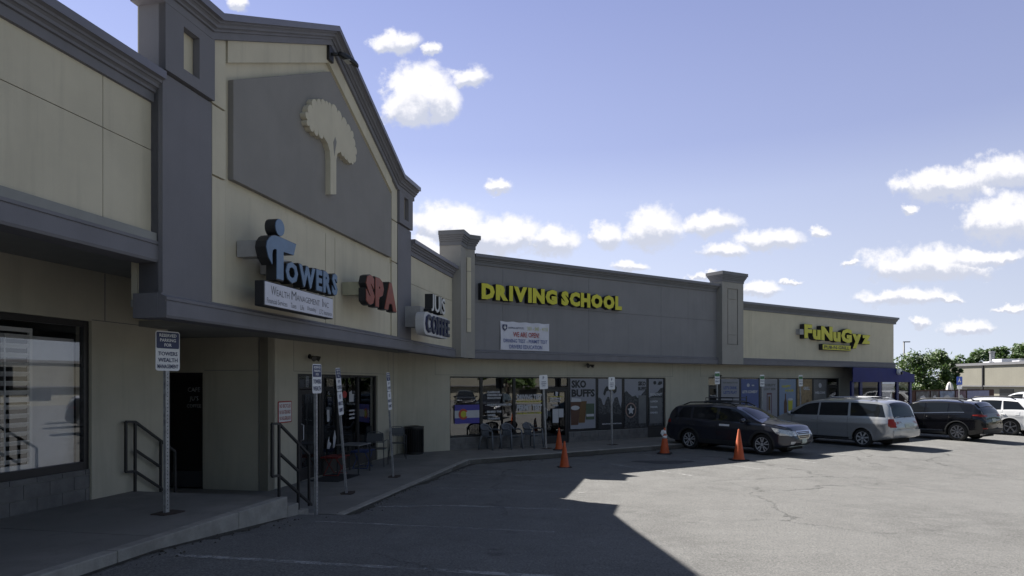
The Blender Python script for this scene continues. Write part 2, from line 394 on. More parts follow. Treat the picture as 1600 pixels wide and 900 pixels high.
# lower walk: along wall 1 and then along wall 2
A = isect(KL, K2)
far = W2(46, K2, 0); farw = W2(46, C2W - .3, 0); s0 = W1(10.27, KL, 0); s0w = W1(10.27, -10.2, 0)
ci = isect(C1W - .3, C2W - .3)
mb = MB()
mb.slab([(s0.x, s0.y), A, (far.x, far.y), (farw.x, farw.y), ci, (s0w.x, s0w.y)], -.3, SZ - .012)
structure(mb.build('lower_walk_base', CONC))
mb = MB(W1)
uA = uc(W1, *A)[0]; us = [10.27, 12.0, 13.6, 15.2, 16.8, 18.0]
kin1, kin2 = KL - .16, K2 - .16
for a, b in zip(us, us[1:]): mb.box(a + .005, b - .005, -7.5 if a > 12.1 else -10.1, kin1 - .005, -.2, SZ)
B = isect(kin1, kin2)
p = [(W1(18.005, kin1 - .005, 0).xy), B, ]
structure(mb.build('lower_walk', CONC))
mb = MB()
q1 = W1(18.005, kin1 - .004, 0); q2 = W1(18.005, C1W + .0, 0); cc = isect(C1W, C2W); uB = uc(W2, *B)[0]
q3 = W2(uB, C2W, 0)
mb.slab([(q1.x, q1.y), B, (q3.x, q3.y), cc, (q2.x, q2.y)], -.2, SZ)
tf = W2; u = uB
while u < 45: mb.box(u + .006, min(u + 1.6, 46) - .006, C2W, kin2 - .005, -.2, SZ, tf=W2); u += 1.6
structure(mb.build('corner_walk', CONC))
mb = MB()
def kerb_run(W, ua, ub, c0, c1, step):
    u = ua
    while u < ub - .01:
        v = min(u + step, ub); mb.box(u + .005, v - .005, c0, c1, -.3, SZ + .003, tf=W); u = v
kerb_run(W1, 10.27, uA - .14, kin1, KL, 2.1); kerb_run(W2, uc(W2, *A)[0] + .06, 46, kin2, K2, 2.4)
o_ = W1(uA - .14, KL, 0); i_ = W1(uA - .14, kin1, 0); o2 = W2(uc(W2, *A)[0] + .06, K2, 0); i2 = W2(uc(W2, *A)[0] + .06, kin2, 0)
mb.slab([(o_.x, o_.y), A, (o2.x, o2.y), (i2.x, i2.y), B, (i_.x, i_.y)], -.3, SZ + .003)
structure(mb.build('lower_kerb', KERB, bevel=.012))
# painted stall lines, worn
def paint_mat():
    m = bpy.data.materials.new('worn_road_paint'); m.use_nodes = True; nt = m.node_tree; L = nt.links.new
    b = nt.nodes['Principled BSDF']; b.inputs['Roughness'].default_value = .8; b.inputs['Base Color'].default_value = (.5, .5, .5, 1)
    P = nt.nodes.new('ShaderNodeNewGeometry').outputs['Position']
    n = N(nt, 'ShaderNodeTexNoise', Scale=9.0, Detail=9.0, Roughness=.75); L(P, n.inputs['Vector'])
    n2 = N(nt, 'ShaderNodeTexNoise', Scale=.8, Detail=3.0); L(P, n2.inputs['Vector'])
    f = RAMP(nt, MATH(nt, 'ADD', n.outputs[0], MATH(nt, 'MULTIPLY', n2.outputs[0], .6)), .68, .92)
    tr = N(nt, 'ShaderNodeBsdfTransparent'); mx = N(nt, 'ShaderNodeMixShader'); L(MATH(nt, 'MULTIPLY', f, .5), mx.inputs[0])
    L(tr.outputs[0], mx.inputs[1]); L(b.outputs[0], mx.inputs[2]); L(mx.outputs[0], nt.nodes['Material Output'].inputs[0]); return m
PAINT = paint_mat()
mb = MB()
def line(W, u, c0, c1, w=.09, along=False):
    k = max(1, int(abs(c1 - c0)/.5))
    for i in range(k):
        a = c0 + (c1 - c0)*i/k; b = c0 + (c1 - c0)*(i+1)/k; P4 = []
        for uu, c_ in (((u-w/2), a), ((u+w/2), a), ((u+w/2), b), ((u-w/2), b)):
            p = W(uu, c_, 0); P4.append((p.x, p.y, lot_z(p.x, p.y) + .006))
        mb.add(P4, [(0, 1, 2, 3)], tf=I3)
line(W1, 6.35, KU + .25, .8, .10)
for u in (9.0, 11.15, 13.45, 16.1): line(W1, u, KL + .15, -1.2)
for u in (12.9, 15.6, 18.3, 21.0, 23.7, 26.4, 29.1, 31.8, 34.5, 37.2, 39.9): line(W2, u, K2 + .4, K2 + 5.2)
structure(mb.build('stall_lines', PAINT))
# dirt and grit gathered along the foot of the kerbs
mb = MB()
def grit(W, ua, ub, c, seed):
    r_ = random.Random(seed); u = ua; prev = None
    while u < ub:
        w = .05 + .16*r_.random()*max(0, math.sin(u*1.7 + seed)) + .04*r_.random()
        a = W(u, c - .02, 0); b = W(u, c + w, 0); cur = [(a.x, a.y, lot_z(a.x, a.y) + .008), (b.x, b.y, lot_z(b.x, b.y) + .006)]
        if prev: mb.add([prev[0], prev[1], cur[1], cur[0]], [(0, 1, 2, 3)], tf=I3)
        prev = cur; u += .11
grit(W1, -2, 9.3, KU, 1); grit(W1, 10.3, uA, KL, 2); grit(W2, uc(W2, *A)[0], 40, K2, 3)
r_ = random.Random(5)
for k in range(260):
    if k % 3: p_ = W1(r_.uniform(-1, 17.5), 0, 0); u_ = r_.uniform(3, 17.5); p_ = W1(u_, (KU if u_ < 9.4 else KL) + abs(r_.gauss(0, .22)) + .02, 0)
    else: p_ = W2(r_.uniform(11, 24), K2 + abs(r_.gauss(0, .3)) + .02, 0)
    h = r_.uniform(.006, .02); z_ = lot_z(p_.x, p_.y)
    mb.add([(p_.x-h, p_.y-h, z_), (p_.x+h, p_.y-h*.6, z_), (p_.x+h*.7, p_.y+h, z_), (p_.x-h, p_.y+h*.8, z_), (p_.x, p_.y, z_+h*1.2)], [(0,1,4), (1,2,4), (2,3,4), (3,0,4)], tf=I3)
tag(mb.build('kerb_grit', mat('grit_and_dirt', (.05, .046, .038), .95, var=.5, vscale=20)), 'dark dirt and grit gathered along the foot of the kerbs', 'grit', kind='stuff')
# oil stain, drain cover, worn patch rings around sign posts
mb = MB()
for (px, py, z, r) in ((1037, 722, 0, .55), (900, 705, 0, .30)):
    X, Y = ground_pt(px, py, z); pts = []
    for k in range(24):
        t = k/24*2*math.pi; rr = r*(1 + .25*math.sin(3*t) + .15*rnd.random()); x, y = X + rr*1.5*math.cos(t), Y + rr*.7*math.sin(t)
        pts.append((x, y, lot_z(x, y) + .004))
    mb.add(pts, [list(range(24))], tf=I3)
structure(mb.build('oil_stain', mat('oil_stained_asphalt', (.045, .045, .048), .75, var=.4, vscale=6)))

# ------------------------------------------------------------------ the shopping strip
bld = thing('shopping_strip', 'long single storey stucco shopping strip with grey gabled front and cornice', 'building', W1(12, -8, 0))
def part(mbx, name, m, parent=None, **k): return mbx.build(name, m, parent or bld, **k)

def wall_open(mb, W, cf, cb, u0, u1, z0, z1, ops):
    us = sorted({u0, u1, *[o[0] for o in ops], *[o[1] for o in ops]}); zs = sorted({z0, z1, *[o[2] for o in ops], *[o[3] for o in ops]})
    us = [u for u in us if u0 <= u <= u1]; zs = [z for z in zs if z0 <= z <= z1]
    def solid(i, j):
        if i < 0 or j < 0 or i >= len(us)-1 or j >= len(zs)-1: return False
        um, zm = (us[i]+us[i+1])/2, (zs[j]+zs[j+1])/2
        return not any(a < um < b and c < zm < d for a, b, c, d in ops)
    for i in range(len(us)-1):
        for j in range(len(zs)-1):
            if not solid(i, j): continue
            a, b, c, d = us[i], us[i+1], zs[j], zs[j+1]
            mb.add([(a,cf,c),(b,cf,c),(b,cf,d),(a,cf,d)], [(0,1,2,3)], W); mb.add([(a,cb,c),(b,cb,c),(b,cb,d),(a,cb,d)], [(3,2,1,0)], W)
            if not solid(i-1, j): mb.add([(a,cf,c),(a,cf,d),(a,cb,d),(a,cb,c)], [(0,1,2,3)], W)
            if not solid(i+1, j): mb.add([(b,cf,c),(b,cb,c),(b,cb,d),(b,cf,d)], [(0,1,2,3)], W)
            if not solid(i, j-1): mb.add([(a,cf,c),(a,cb,c),(b,cb,c),(b,cf,c)], [(0,1,2,3)], W)
            if not solid(i, j+1): mb.add([(a,cf,d),(b,cf,d),(b,cb,d),(a,cb,d)], [(0,1,2,3)], W)
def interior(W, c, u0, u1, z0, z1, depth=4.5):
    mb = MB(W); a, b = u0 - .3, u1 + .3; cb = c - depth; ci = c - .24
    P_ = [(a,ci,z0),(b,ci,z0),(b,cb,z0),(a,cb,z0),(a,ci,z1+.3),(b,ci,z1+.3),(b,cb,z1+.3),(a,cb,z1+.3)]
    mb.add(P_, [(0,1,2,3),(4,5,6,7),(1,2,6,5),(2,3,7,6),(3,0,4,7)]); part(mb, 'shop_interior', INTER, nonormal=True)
def bay(W, c, u0, u1, z0, z1, kind='window', glass=None, fw=.045, transom=None, lowpanel=None, fr=BRONZE):
    glass = glass or GLASS; cf, cb = c - .05, c - .13
    mb = MB(W)
    mb.box(u0, u0+fw, cb, cf, z0, z1); mb.box(u1-fw, u1, cb, cf, z0, z1); mb.box(u0+fw, u1-fw, cb+.002, cf-.002, z1-fw, z1); mb.box(u0+fw, u1-fw, cb+.002, cf-.002, z0, z0+fw*1.3)
    if transom: mb.box(u0+fw, u1-fw, cb+.002, cf-.002, transom, transom+fw)
    if lowpanel: mb.box(u0+fw, u1-fw, cb+.01, cf-.015, z0+fw*1.3, lowpanel)
    if kind == 'door':
        g = .012; st = .10
        mb2 = MB(W); a, b, zt = u0+fw+g, u1-fw-g, (transom or z1-fw) - g
        mb2.box(a, a+st, cb+.01, cf-.005, z0+.02, zt); mb2.box(b-st, b, cb+.01, cf-.005, z0+.02, zt); mb2.box(a+st, b-st, cb+.012, cf-.007, zt-.10, zt); mb2.box(a+st, b-st, cb+.012, cf-.007, z0+.02, z0+.27)
        o = part(mb, 'door_frame', fr, bevel=.004); d = part(mb2, 'door', fr, bevel=.004)
        h = MB(W); h.tube([(a+st/2, cf+.0, z0+.9), (a+st/2, cf+.06, z0+.93), (a+st/2, cf+.06, z0+1.25), (a+st/2, cf, z0+1.28)], .012, 6); part(h, 'handle', OFFW, d, smooth=True)
        g_ = MB(W); g_.box(a+st, b-st, c-.095, c-.089, z0+.27, zt-.10); part(g_, 'pane', glass, d)
        if transom: g_ = MB(W); g_.box(u0+fw, u1-fw, c-.095, c-.089, transom+fw, z1-fw); part(g_, 'pane', glass, o)
        return d
    o = part(mb, 'window', fr, bevel=.004)
    g_ = MB(W); g_.box(u0+fw, u1-fw, c-.095, c-.089, (lowpanel or z0+fw*1.3), z1-fw); part(g_, 'pane', glass, o)
    return o
def block_base(W, c, u0, u1, z0, z1, bw=.40, rows=(.2,)):
    mb = MB(W); mb.box(u0, u1, c-.2, c-.02, z0-.1, z1-.002); part(mb, 'base_wall_backing', MORTAR)
    mb = MB(W); z = z0 - .02; r = 0
    while z < z1 - .02:
        zt = min(z + .2, z1); u = u0 - (bw/2 if r % 2 else 0)
        while u < u1:
            a, b = max(u, u0) + .004, min(u + bw, u1) - .004
            if b - a > .02: mb.box(a, b, c-.1, c-.008, z + .004, zt - .004)
            u += bw
        z = zt; r += 1
    part(mb, 'block_base', CMU, bevel=.004)

# --- ground floor walls
# wall L (left wing)
mb = MB(W1); opsL = [(3.2, 8.48, PZ - .1, 3.27)]
wall_open(mb, W1, -8.12, -8.4, -12, 10.09, -.3, 4.03, opsL)
mb.box(9.81, 10.09, -12.5, -8.4, -.3, 4.03)
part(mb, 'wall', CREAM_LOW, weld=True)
mb = MB(W1); mb.box(8.72, 8.735, -8.125, -8.117, 3.3, 4.02); mb.box(8.48, 10.08, -8.125, -8.117, 3.285, 3.297); part(mb, 'reveal_joint', TRIMN)
block_base(W1, -8.14, 3.2, 8.48, PZ, 1.06)
bay(W1, -8.12, 7.0, 8.48, 1.06, 3.27, glass=GLASSL, fw=.09)
bay(W1, -8.12, 5.1, 6.99, 1.06, 3.27, glass=GLASSL, fw=.09)
bay(W1, -8.12, 3.2, 5.09, 1.06, 3.27, glass=GLASSL, fw=.09)
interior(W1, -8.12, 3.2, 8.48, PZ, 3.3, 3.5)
# shutters behind the nearest panes, roller blind beside them
SHUT = mat('white_shutter', (.74, .73, .70), .5, var=.04)
def shutter(u0, u1, z0, z1, lab):
    t = thing('window_shutter', lab, 'shutter', W1(u0, -8.32, z0), group='white louvre shutters behind the left shop window')
    f = MB(W1); c0, c1 = -8.35, -8.31
    f.box(u0, u0+.045, c0, c1, z0, z1); f.box(u1-.045, u1, c0, c1, z0, z1); f.box(u0+.045, u1-.045, c0+.001, c1-.001, z1-.06, z1); f.box(u0+.045, u1-.045, c0+.001, c1-.001, z0, z0+.09); zm = z0 + (z1-z0)*.50
    f.box(u0+.045, u1-.045, c0+.001, c1-.001, zm-.035, zm+.035); f.build('shutter_frame', SHUT, t, bevel=.003)
    s = MB(W1)
    for za, zb in ((z0+.09, zm-.035), (zm+.035, z1-.06)):
        k = int((zb-za)/.115)
        for i in range(k):
            z = za + (i+.5)*(zb-za)/k; s.add([(u0+.05, -8.365, z-.028), (u1-.05, -8.365, z-.028), (u1-.05, -8.30, z+.028), (u0+.05, -8.30, z+.028), (u0+.05, -8.365, z-.036), (u1-.05, -8.365, z-.036), (u1-.05, -8.30, z+.020), (u0+.05, -8.30, z+.020)], [(0,1,2,3),(7,6,5,4),(0,4,5,1),(1,5,6,2),(2,6,7,3),(3,7,4,0)])
    s.build('louvres', SHUT, t); r = MB(W1); r.bar((u0+.15, -8.285, z0+.12), (u0+.15, -8.285, z1-.1), .014); r.build('tilt_rod', SHUT, t)
shutter(7.10, 7.68, 1.14, 3.1, 'white louvre shutter at the left side of the big left shop window')
shutter(6.45, 6.92, 1.14, 3.1, 'white louvre shutter in the pane left of the big shop window'); 
mb = MB(W1); mb.box(7.70, 8.40, -8.36, -8.355, 1.14, 3.0); recenter(tag(mb.build('roller_blind', mat('pale_blind', (.60, .60, .61), .8)), 'pale closed roller blind behind the right half of the left shop window', 'blind'))
# recessed side entrance: wall facing the viewer at u=12.2, door between c -9.7 and -9.0
def Wp(a, b, z): return W1(b, a, z)          # a along the facade normal, b along the facade
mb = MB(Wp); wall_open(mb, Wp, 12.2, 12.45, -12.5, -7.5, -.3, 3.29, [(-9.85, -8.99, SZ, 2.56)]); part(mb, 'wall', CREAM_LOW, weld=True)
mb = MB(Wp); mb.box(-7.70, -7.692, 12.193, 12.203, SZ, 3.28); mb.box(-8.95, -7.7, 12.193, 12.203, 2.6, 2.61); part(mb, 'reveal_joint', TRIMN)
mb = MB(Wp); a, b = -9.85, -8.99
mb.box(a, a+.05, 12.24, 12.30, SZ, 2.56); mb.box(b-.05, b, 12.24, 12.30, SZ, 2.56); mb.box(a+.05, b-.05, 12.242, 12.298, 2.5, 2.56); d = part(mb, 'door', BRONZE)
mb = MB(Wp); mb.box(a+.05, b-.05, 12.255, 12.285, SZ+.02, .5); part(mb, 'door_panel', mat('dark_door_panel', (.05, .052, .058), .5), d)
mb = MB(Wp); mb.box(a+.05, b-.05, 12.262, 12.270, .5, 2.5); part(mb, 'pane', mat('black_tinted_glass', (.012, .012, .013), .05, coat=.4), d)
mb = MB(Wp); LTS = mat('white_vinyl_lettering', (.42, .42, .42), .6)
put_line(mb, 'CAFE', -9.24, 2.16, .09, 12.258); put_line(mb, "JU'S", -9.24, 1.95, .12, 12.258); put_line(mb, 'COFFEE', -9.24, 1.83, .07, 12.258)
part(mb, 'door_lettering', LTS, d)
mb = MB(W1); mb.box(9.8, 12.5, -12.8, -12.5, -.3, 3.3); mb.box(10.09, 12.2, -12.5, C1W, 3.28, 3.34); part(mb, 'recess_ceiling', SOFF)
# gable ground wall
mb = MB(W1); ucor = uc(W1, *isect(C1W, C2W))[0]
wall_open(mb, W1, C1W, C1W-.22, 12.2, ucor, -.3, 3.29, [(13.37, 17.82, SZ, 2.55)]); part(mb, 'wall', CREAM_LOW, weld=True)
mb = MB(W1)
for a, b, c_, d_ in ((13.2, 13.208, 2.6, 3.28), (13.2, 18.6, 2.6, 2.608), (18.6, 18.608, 2.6, 3.28), (19.0, 19.02, SZ, 3.28)): mb.box(a, b, C1W-.003, C1W+.003, c_, d_)
part(mb, 'reveal_joint', TRIMN)
mb = MB(W1); mb.box(13.37, 13.5, C1W-.13, C1W-.05, SZ, 2.55); part(mb, 'mullion', BRONZE)
bay(W1, C1W, 13.5, 14.62, SZ, 2.55, 'door', transom=2.2)
bay(W1, C1W, 14.63, 15.45, .50, 2.55); bay(W1, C1W, 15.46, 16.64, .50, 2.55); bay(W1, C1W, 16.65, 17.82, .50, 2.55)
mb = MB(W1); mb.box(14.63, 17.82, C1W-.16, C1W-.03, SZ, .49); part(mb, 'base_panel', mat('dark_base_panel', (.05, .045, .042), .6))
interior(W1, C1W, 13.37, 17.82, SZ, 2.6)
# wall 2
uw0 = uc(W2, *isect(C1W, C2W))[0]
mb = MB(W2); WT = 2.555
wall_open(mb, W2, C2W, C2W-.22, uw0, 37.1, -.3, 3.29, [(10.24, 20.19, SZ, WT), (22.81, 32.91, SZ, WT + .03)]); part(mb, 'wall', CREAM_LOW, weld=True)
mb = MB(W2)
for a, b, c_, d_ in ((9.7, 9.708, 2.6, 3.15), (9.7, 20.6, 2.6, 2.608), (20.6, 20.608, 2.6, 3.15), (22.3, 22.308, 2.6, 3.15), (22.3, 33.3, 2.63, 2.638), (33.3, 33.308, 2.63, 3.15)): mb.box(a, b, C2W-.003, C2W+.003, c_, d_)
part(mb, 'reveal_joint', TRIMN)
bays = [10.24, 11.47, 12.80, 14.05]
for a, b in zip(bays, bays[1:]): bay(W2, C2W, a + .003, b - .003, .55, WT, glass=GLASSM)
bay(W2, C2W, 14.053, 15.20, SZ, WT, 'door', transom=2.15)
bays = [15.20, 16.55, 17.89, 19.21, 20.19]
for a, b in zip(bays, bays[1:]): bay(W2, C2W, a + .003, b - .003, .55, WT)
block_base(W2, C2W - .02, 10.24, 14.05, SZ, .55); block_base(W2, C2W - .02, 15.2, 19.21, SZ, .55)
mb = MB(W2); mb.box(19.21, 20.19, C2W-.15, C2W-.04, SZ, .548); part(mb, 'base_panel', BRONZE)
b2 = [22.81, 23.62, 25.00, 26.38, 27.80, 29.25, 30.60, 31.86, 32.91]
for i, (a, b) in enumerate(zip(b2, b2[1:])):
    if i in (0, 7): bay(W2, C2W, a + .003, b - .003, SZ, WT + .03, 'door', transom=2.2)
    else: bay(W2, C2W, a + .003, b - .003, .40, WT + .03)
block_base(W2, C2W - .02, 23.62, 31.86, SZ, .4)
interior(W2, C2W, 10.24, 20.19, SZ, 2.6); interior(W2, C2W, 22.81, 32.91, SZ, 2.6)

# --- soffits and roof
mb = MB(W1)
mb.box(-12, 6.97, -8.4, -5.76, 4.03, 4.15); mb.box(6.97, 9.42, -8.4, -6.13, 4.03, 4.15); part(mb, 'soffit', SOFF)
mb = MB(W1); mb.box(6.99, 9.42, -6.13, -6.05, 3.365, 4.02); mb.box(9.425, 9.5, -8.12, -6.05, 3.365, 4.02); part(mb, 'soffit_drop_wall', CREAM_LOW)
c_in = isect(-5.70, -18.45)
mb = MB()
g0 = W1(6.98, -5.68, 0); g0w = W1(6.98, -8.12, 0); g1w = W1(10.09, -8.12, 0); g2 = W1(10.09, C1W-.1, 0); cw = isect(C1W-.1, C2W-.1); e1 = W2(37.1, -18.45, 0); e1w = W2(37.1, C2W-.1, 0)
f1 = W1(6.98, -6.13, 0); f2 = W1(9.42, -6.13, 0); f3 = W1(9.42, -8.12, 0)
mb.slab([(g0.x, g0.y), c_in, (e1.x, e1.y), (e1w.x, e1w.y), cw, (g2.x, g2.y), (g1w.x, g1w.y), (f3.x, f3.y), (f2.x, f2.y), (f1.x, f1.y)], 3.27, 3.36); part(mb, 'soffit', SOFF)
a0 = W1(-12, -5.98, 0); a1 = isect(-5.98, -18.75); a2 = W2(37.0, -18.75, 0); a3 = W2(37.0, -48, 0); a4 = W1(-12, -34, 0)
mb = MB(); mb.slab([(a0.x, a0.y), a1, (a2.x, a2.y), (a3.x, a3.y), (a4.x, a4.y)], 4.9, 5.1); part(mb, 'roof', ROOFM)
mb = MB(W2); mb.box(36.88, 37.1, -48, C2W - .22, -.3, 5.55); part(mb, 'end_wall', CREAM)
mb = MB(W2); mb.box(5, 36.88, -48.2, -48, -.3, 5.5); part(mb, 'rear_wall', CREAM)
# rooftop unit far back
# --- panel fields
def panels(W, name, m, backm, cf, us, zs, gap=.010, th=.03, back=.32):
    mb = MB(W); mb.box(us[0], us[-1], cf-back, cf-th, zs[0], zs[-1]); part(mb, 'parapet', backm)
    mb = MB(W)
    for i in range(len(us)-1):
        for j in range(len(zs)-1):
            mb.box(us[i] + (gap/2 if i else 0), us[i+1] - (gap/2 if i < len(us)-2 else 0), cf-th-.002, cf, zs[j] + (gap/2 if j else 0), zs[j+1] - (gap/2 if j < len(zs)-2 else 0))
    return part(mb, name, m)
JD = mat('joint_shadow_backing', (.22, .21, .17), .95)
JDG = mat('joint_backing_grey', (.12, .12, .13), .95)
panels(W1, 'parapet_panels', CREAM, JD, -5.85, [-12, -8.9, -5.9, -2.9, .1, 3.2, 6.26, 7.0], [4.05, 5.16, 5.85])
ujus = uc(W1, *isect(-5.80, -18.35))[0]
panels(W1, 'parapet_panels', CREAM, JD, -5.80, [15.58, ujus], [3.2, 4.85, 5.75])
panels(W2, 'parapet_panels', SLATE, JDG, -18.43, [10.4, 11.9, 15.6, 19.3, 22.7], [3.2, 4.95, 6.25], gap=.008)
panels(W2, 'parapet_panels', CREAM, JD, -18.43, [23.9, 24.9, 30.9, 37.1], [3.2, 5.68], gap=.008)
# returns at building end
# --- moulding sweeps
def sweep(W, path, prof, m, name, along_u=True, endcap=True, ret0=None, ret1=None):
    """profile (outset, dz) swept on a path of (u, z) in wall plane c0"""
    mb = MB(W); c0 = path[0][2]; P_ = []; k = len(prof)
    for (u, z, c) in path:
        for (o, dz) in prof: P_.append((u, c + o, z + dz))
    F = []
    for i in range(len(path)-1):
        for j in range(k): F.append([i*k+j, i*k+(j+1) % k, (i+1)*k+(j+1) % k, (i+1)*k+j])
    F += [list(range(k))[::-1], list(range((len(path)-1)*k, len(path)*k))]
    mb.add(P_, F); return part(mb, name, m)
def cornice_profile(s=1.0, o=.2):
    # stepped EIFS crown under a metal cap, back at -0.35
    q = o/.2
    return [(-.36, 0), (.20*q, 0), (.20*q, -.075*s), (.185*q, -.085*s), (.155*q, -.095*s), (.155*q, -.125*s), (.135*q, -.13*s), (.115*q, -.15*s), (.115*q, -.185*s), (.09*q, -.19*s), (.07*q, -.205*s), (.07*q, -.235*s), (.04*q, -.24*s), (.04*q, -.345*s), (0, -.35*s), (-.36, -.35*s)]
CP = cornice_profile()
def cap_profile(o=.2): return [(-.38, .012), (o+.012, .012), (o+.012, -.085), (o+.006, -.085), (o+.002, -.002), (-.372, -.002)]
def cornice(W, path, m=TRIM, s=1.0, o=.2):
    sweep(W, path, cornice_profile(s, o), m, 'cornice'); sweep(W, path, cap_profile(o), CAP, 'coping')
cornice(W1, [(-12, 6.08, -5.85), (6.99, 6.08, -5.85)])
cornice(W1, [(15.63, 5.90, -5.80), (ujus + .02, 5.90, -5.80)])
cornice(W1, [(6.87, 7.24, -5.68), (7.86, 7.24, -5.68), (11.25, 8.86, -5.68), (14.62, 7.19, -5.68), (15.72, 7.19, -5.68)], s=.92)
cornice(W2, [(10.75, 6.47, -18.43), (22.58, 6.47, -18.43)], m=TRIMN, s=.9)
cornice(W2, [(24.0, 5.85, -18.43), (37.3, 5.85, -18.43)], m=TRIMN, s=.95)
# fascias
def fascia(W, path, m=TRIM, h=.24, lip=.06):
    prof = [(-.2, 0), (.03, 0), (.03, -.02), (.10, -.05), (.10, -.085), (.085, -.09), (.085, -.10), (.10, -.105), (.10, -.27), (.085, -.30), (-.2, -.30)]
    return sweep(W, path, prof, m, 'fascia')
fascia(W1, [(-12, 4.10, -5.85), (7.02, 4.10, -5.85)])
mb = MB(W1); mb.box(-12, 6.98, -6.0, -5.9, 3.82, 4.06); part(mb, 'fascia_backing', SOFF)
fascia(W1, [(6.94, 3.43, -5.70), (15.46, 3.43, -5.70)])
# return of the gable fascia toward the left wing
mb = MB(W1); mb.box(6.935, 7.2, -6.06, -5.72, 3.131, 3.428); part(mb, 'fascia_return', TRIM)
fascia(W1, [(15.46, 3.42, -5.78), (ujus, 3.42, -5.78)])
fascia(W2, [(10.7, 3.42, -18.43), (22.62, 3.42, -18.43)])
fascia(W2, [(23.95, 3.43, -18.43), (37.13, 3.43, -18.43)])
# --- gable volume
G = -5.72
mb = MB(W1); mb.prism([(6.99, 3.3), (15.6, 3.3), (15.6, 7.0), (14.7, 7.0), (11.25, 8.66), (7.8, 7.05), (6.99, 7.05)], G-.32, G-.03); part(mb, 'gable_wall', CREAM)
mb = MB(W1); mb.box(6.985, 7.05, -6.02, -5.75, 3.2, 7.0); part(mb, 'gable_side', TRIM)
def piece(poly, cf, name, m, th=.05, bev=0):
    mb = MB(W1); mb.prism(poly, cf-th, cf); return part(mb, name, m, bevel=bev)
def gz(u, top, k): return top - abs(u - 11.25)*k
KR = .475
cm = []
mbp = MB(W1)
def pp(poly, cf, th=.06): mbp.prism(poly, cf-th, cf)
pp([(7.93, 6.12), (8.22, 6.12), (8.22, 7.10), (7.93, 6.98)], G+.02)
pp([(7.93, 5.16), (8.22, 5.16), (8.22, 6.09), (7.93, 6.09)], G+.02)
pp([(7.93, 3.35), (8.22, 3.35), (8.22, 5.13), (7.93, 5.13)], G+.02)
pp([(14.36, 6.12), (14.70, 6.12), (14.70, 6.95), (14.36, 7.1)], G+.02)
pp([(14.36, 5.16), (14.70, 5.16), (14.70, 6.09), (14.36, 6.09)], G+.02)
pp([(14.36, 3.35), (14.70, 3.35), (14.70, 5.13), (14.36, 5.13)], G+.02)
pp([(8.25, 6.80), (11.25, 8.22), (14.33, 6.72), (14.33, 7.12), (11.25, 8.64), (8.25, 7.15)], G+.035)
pp([(8.25, 3.35), (11.18, 3.35), (11.18, 5.08), (8.25, 5.08)], G+.0, .03)
pp([(11.20, 3.35), (11.55, 3.35), (11.55, 5.08), (11.20, 5.08)], G+.0, .03)
pp([(11.57, 3.35), (14.33, 3.35), (14.33, 5.08), (11.57, 5.08)], G+.0, .03)
part(mbp, 'gable_relief', CREAM)
piece([(8.34, 5.20), (14.24, 5.20), (14.24, 6.62), (11.26, 8.06), (8.34, 6.60)], G+.06, 'gable_panel', TAUPE, .09, .008)
# columns
for (a, b, sa, sb) in ((6.98, 7.91, 7.30, 7.60), (14.72, 15.62, 15.02, 15.32)):
    mb = MB(W1)
    mb.box(a+.005, b-.005, G-.3, G+.03, 3.3, 6.09)
    wall_open(mb, W1, G+.075, G-.02, a, b, 6.12, 7.02, [(sa, sb, 6.27, 6.80)])
    if a < 7: mb.box(6.98, 7.0, G-.30, G+.074, 6.12, 7.0)
    part(mb, 'gable_column', mat('slate_column', (.178, .173, .19), .9, var=.04, vscale=1.2, bump=.35, bscale=90, streak=.10))
# --- emblem: a stylised tree relief
def emblem():
    c = G + .16; pts = []
    base = [(527.5,240),(533,237),(538,243),(543,249),(549,254),(553,253),(556,242),(555,228),(552,215),(548,204),(542,194),(534,185),(527,173),(518,165),(508,160),(495,159),(487,165),(481,176),(480,187),(484,197),(491,204),(498,208),(506,214),(512,224),(515.5,236),(516.5,250),(516.5,303.5),(525.5,303.5),(525.5,250)]
    pts = [W1.px(c, x, y) for x, y in base]
    out = []
    for i, p in enumerate(pts):
        q = pts[(i+1) % len(pts)]; out.append(p)
        if 1 <= i <= 21:                                # lobed crown edge with narrow notches
            L_ = math.hypot(q[0]-p[0], q[1]-p[1]); nx, nz = -(q[1]-p[1])/L_, (q[0]-p[0])/L_
            nl = max(1, round(L_/.16)); er = random.Random(i*7).uniform(.6, 1.25)
            for j in range(nl):
                for t_, a_ in ((.06, .03), (.3, .055), (.55, .06), (.8, .04), (.93, .0), (.97, -.055)):
                    t = (j + t_)/nl; out.append((p[0]+(q[0]-p[0])*t - nx*a_*er, p[1]+(q[1]-p[1])*t - nz*a_*er))
    mb = MB(W1); mb.prism(out, c-.10, c); part(mb, 'tree_emblem', CREAM, bevel=0)
    slot = [W1.px(c+.003, x, y) for x, y in ((521,222),(524,214),(526,222),(522.5,244))]
    mb = MB(W1); mb.prism(slot, c-.01, c+.003); part(mb, 'emblem_slot', TAUPE)
emblem()
